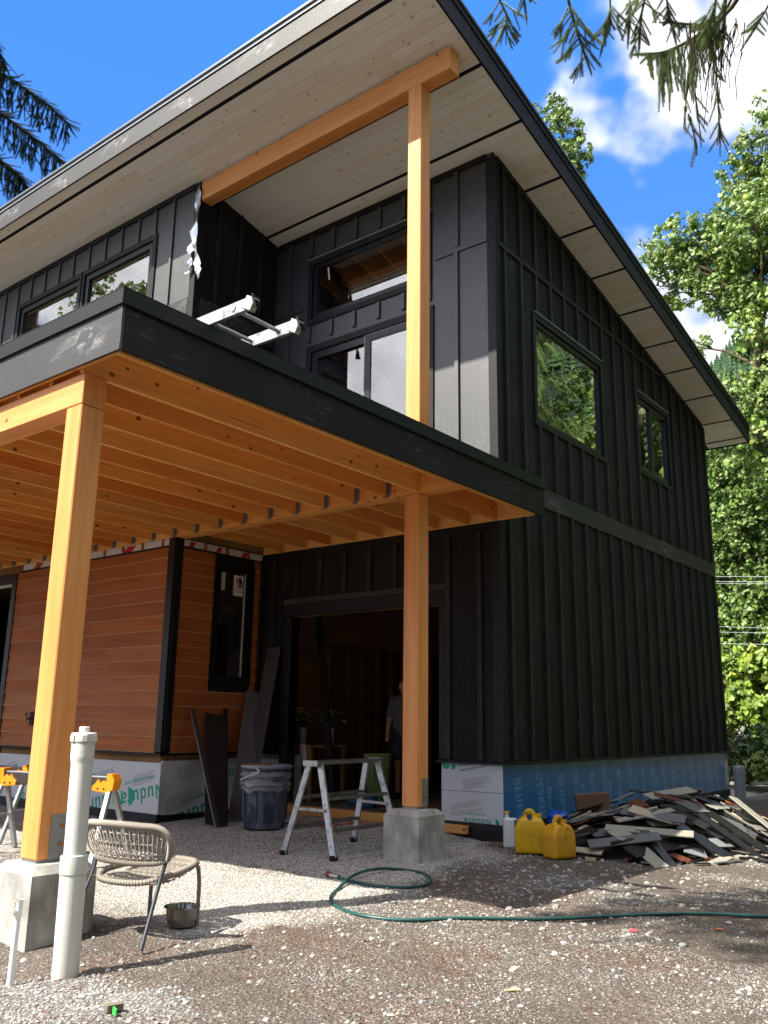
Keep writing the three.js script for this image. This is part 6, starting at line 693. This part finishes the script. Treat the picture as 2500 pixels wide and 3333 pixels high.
// spruce left of the house: three boughs reach into the sky over the roof
{
  const R = RNG(1031), t = thing('spruce_tree', 'dark spruce whose drooping boughs show beyond the left roof edge', 'tree', [-14.6, gh(-14.6, 4.6), 4.6]), rel = p => p.clone().sub(t.position), wood = [taper([V3(0, -0.3, 0), V3(0.1, 11, 0), V3(0, 21, 0)], 0.36, 0.04, 9)], list = [], D = 18.5;
  const tw = (p, d, len) => { const v = 0.7 + 0.6 * R(); list.push([mat4(rel(p), new THREE.Quaternion().setFromUnitVectors(V3(0, 1, 0), d.clone().normalize()).multiply(eul(0, R() * 6.28, 0)), V3(0.24, len, 0.24)), [0.055 * v, 0.088 * v, 0.045 * v]]); };
  for (const [pts, n] of [[[[-330, 60], [-120, 170], [0, 238], [120, 315], [228, 408]], 70], [[[-330, 230], [-120, 320], [0, 370], [110, 450], [208, 532]], 76], [[[-330, 430], [-120, 480], [0, 522], [60, 570], [95, 622]], 60], [[[-330, -60], [-150, 20], [-40, 110], [20, 215]], 40]]) { const cv = new THREE.CatmullRomCurve3(pts.map(([a, b]) => at(a, b, D))); wood.push(taper([V3(0, rel(cv.getPoint(0)).y + 0.6, 0), ...cv.getPoints(14).map(rel)], 0.05, 0.008, 5)); for (let i = 0; i < n; i++) { const u = 0.12 + 0.88 * (i + R()) / n, p = cv.getPoint(u), L = (0.25 + 0.75 * R()) * (1.05 - 0.6 * u), d = cv.getTangent(u); tw(p, d.clone().add(V3((R() - 0.5) * 1.6, (R() - 0.3) * 0.5, (R() - 0.5) * 1.6)), 0.22 + 0.15 * R()); let a = p.clone(); const s = 2 + Math.floor(L * 3.2); for (let k = 0; k < s; k++) { const dd = V3((R() - 0.5) * 0.5, -1, (R() - 0.5) * 0.5); tw(a, dd, 0.24); if (R() < 0.6) tw(a, dd.clone().add(V3(R() - 0.5, 0.2, R() - 0.5).multiplyScalar(1.5)), 0.16); a.addScaledVector(dd, 0.19); } } }
  mesh('trunk', merge(wood), bark, t); instanced('needles', twig, needleM, list, t);
  const fl = []; for (let i = 0; i < 90; i++) { const h = 5 + 15.5 * R(), a = Math.PI * (0.3 + 1.0 * R()) + 1.57, L = 4.5 * (1 - (h - 5) / 17) * (0.6 + 0.4 * R()); for (let j = 0; j < L * 3; j++) { const k = 0.2 + 0.8 * R(), v = 0.7 + 0.6 * R(); fl.push([mat4(V3(Math.cos(a) * L * k, h - 0.3 * L * k * k, Math.sin(a) * L * k * 0.6 + 0.4), eul(0, Math.PI / 2 - a + (R() - 0.5) * 2, 0).multiply(eul(0.5 + 0.6 * R(), 0, 0)), 0.7 + 0.4 * R()), [0.05 * v, 0.085 * v, 0.04 * v]]); } } instanced('crown', frond, needleM, fl, t);
}
// ---------------------------------------------------------------- wires, mountain with forest
for (const [a, b, c, d] of [[2340, 1877, 2500, 1877], [2325, 1893, 2500, 1894], [2330, 1899, 2500, 1901], [2345, 2040, 2500, 2045], [2360, 2058, 2500, 2060], [2360, 2095, 2500, 2098]]) { const p = hit(a, b, 2, -12.2), q = hit(c, d, 2, -12.2), u = q.clone().sub(p).divideScalar(q.x - p.x); single('power_line', taper([p.clone().addScaledVector(u, -8), p, q, q.clone().addScaledVector(u, 14)], 0.007, 0.007, 5), phy({ color: 0xb9bcc0, roughness: 0.4, metalness: 0.4 }), 'thin pale overhead cable crossing before the trees behind house', 'cable', 'overhead cables behind the house'); }
{
  const P = [], I = [], na = 90, nr = 34, cam = camera.position, elev = (az, t) => { const e = 22.5 + 3.5 * Math.sin(az * 3 + 1) + 7 * (fb2(az * 5 + 60, 3, 4096, 4096, 1101, 4) - 0.5) + 5 * ss(-0.35, 0.2, az); return Math.tan(e * Math.PI / 180) * t; };
  const pos = (i, j) => { const az = -1.3 + 2.3 * i / na, k = j / nr, d = 700 + 1700 * k, top = elev(az, 1) * 2400; const y = top * Math.pow(k, 0.9) * (0.86 + 0.28 * fb2(az * 14 + 40, k * 6, 4096, 4096, 1107, 4) * (1 - 0.5 * k)) - 5; return V3(cam.x + Math.sin(az) * d, y, cam.z - Math.cos(az) * d); };
  for (let i = 0; i <= na; i++) for (let j = 0; j <= nr; j++) { const p = pos(i, j); P.push(p.x, p.y, p.z); } for (let i = 0; i < na; i++) for (let j = 0; j < nr; j++) { const a = i * (nr + 1) + j, b = a + nr + 1; I.push(a, a + 1, b, a + 1, b + 1, b); }
  const g = new THREE.BufferGeometry(); g.setAttribute('position', new THREE.Float32BufferAttribute(P, 3)); g.setIndex(I); g.computeVertexNormals(); struct('hill', g, std({ color: 0x1c2c1a, roughness: 1, side: THREE.DoubleSide }));
  const R = RNG(1111), tg = []; for (let k = 0; k < 4; k++) tg.push(new THREE.ConeGeometry(0.2 - k * 0.042, 0.42, 6, 1, true).translate(0, 0.3 + k * 0.2, 0).rotateY(k)); const list = []; for (let n = 0; n < 16000; n++) { const i = R() * na, j = R() * nr, a = pos(Math.floor(i), Math.floor(j)), b = pos(Math.ceil(i), Math.floor(j)), c = pos(Math.floor(i), Math.ceil(j)), d = pos(Math.ceil(i), Math.ceil(j)), p = a.lerp(b, i % 1).lerp(c.lerp(d, i % 1), j % 1), h = 20 + 22 * R() + (R() > 0.9 ? 10 : 0), v = 0.7 + 0.6 * R(), y = R() > 0.8 ? 1.5 : 1; list.push([mat4(p.add(V3(0, -4, 0)), eul(0, R() * 6, 0), V3(h * 1.25, h, h * 1.25)), [0.035 * v * y, 0.075 * v * y, 0.03 * v]]); }
  instanced('forest', merge(tg), std({ color: 0xffffff, roughness: 1, side: THREE.DoubleSide }), list);
}
renderer.render(scene, camera);
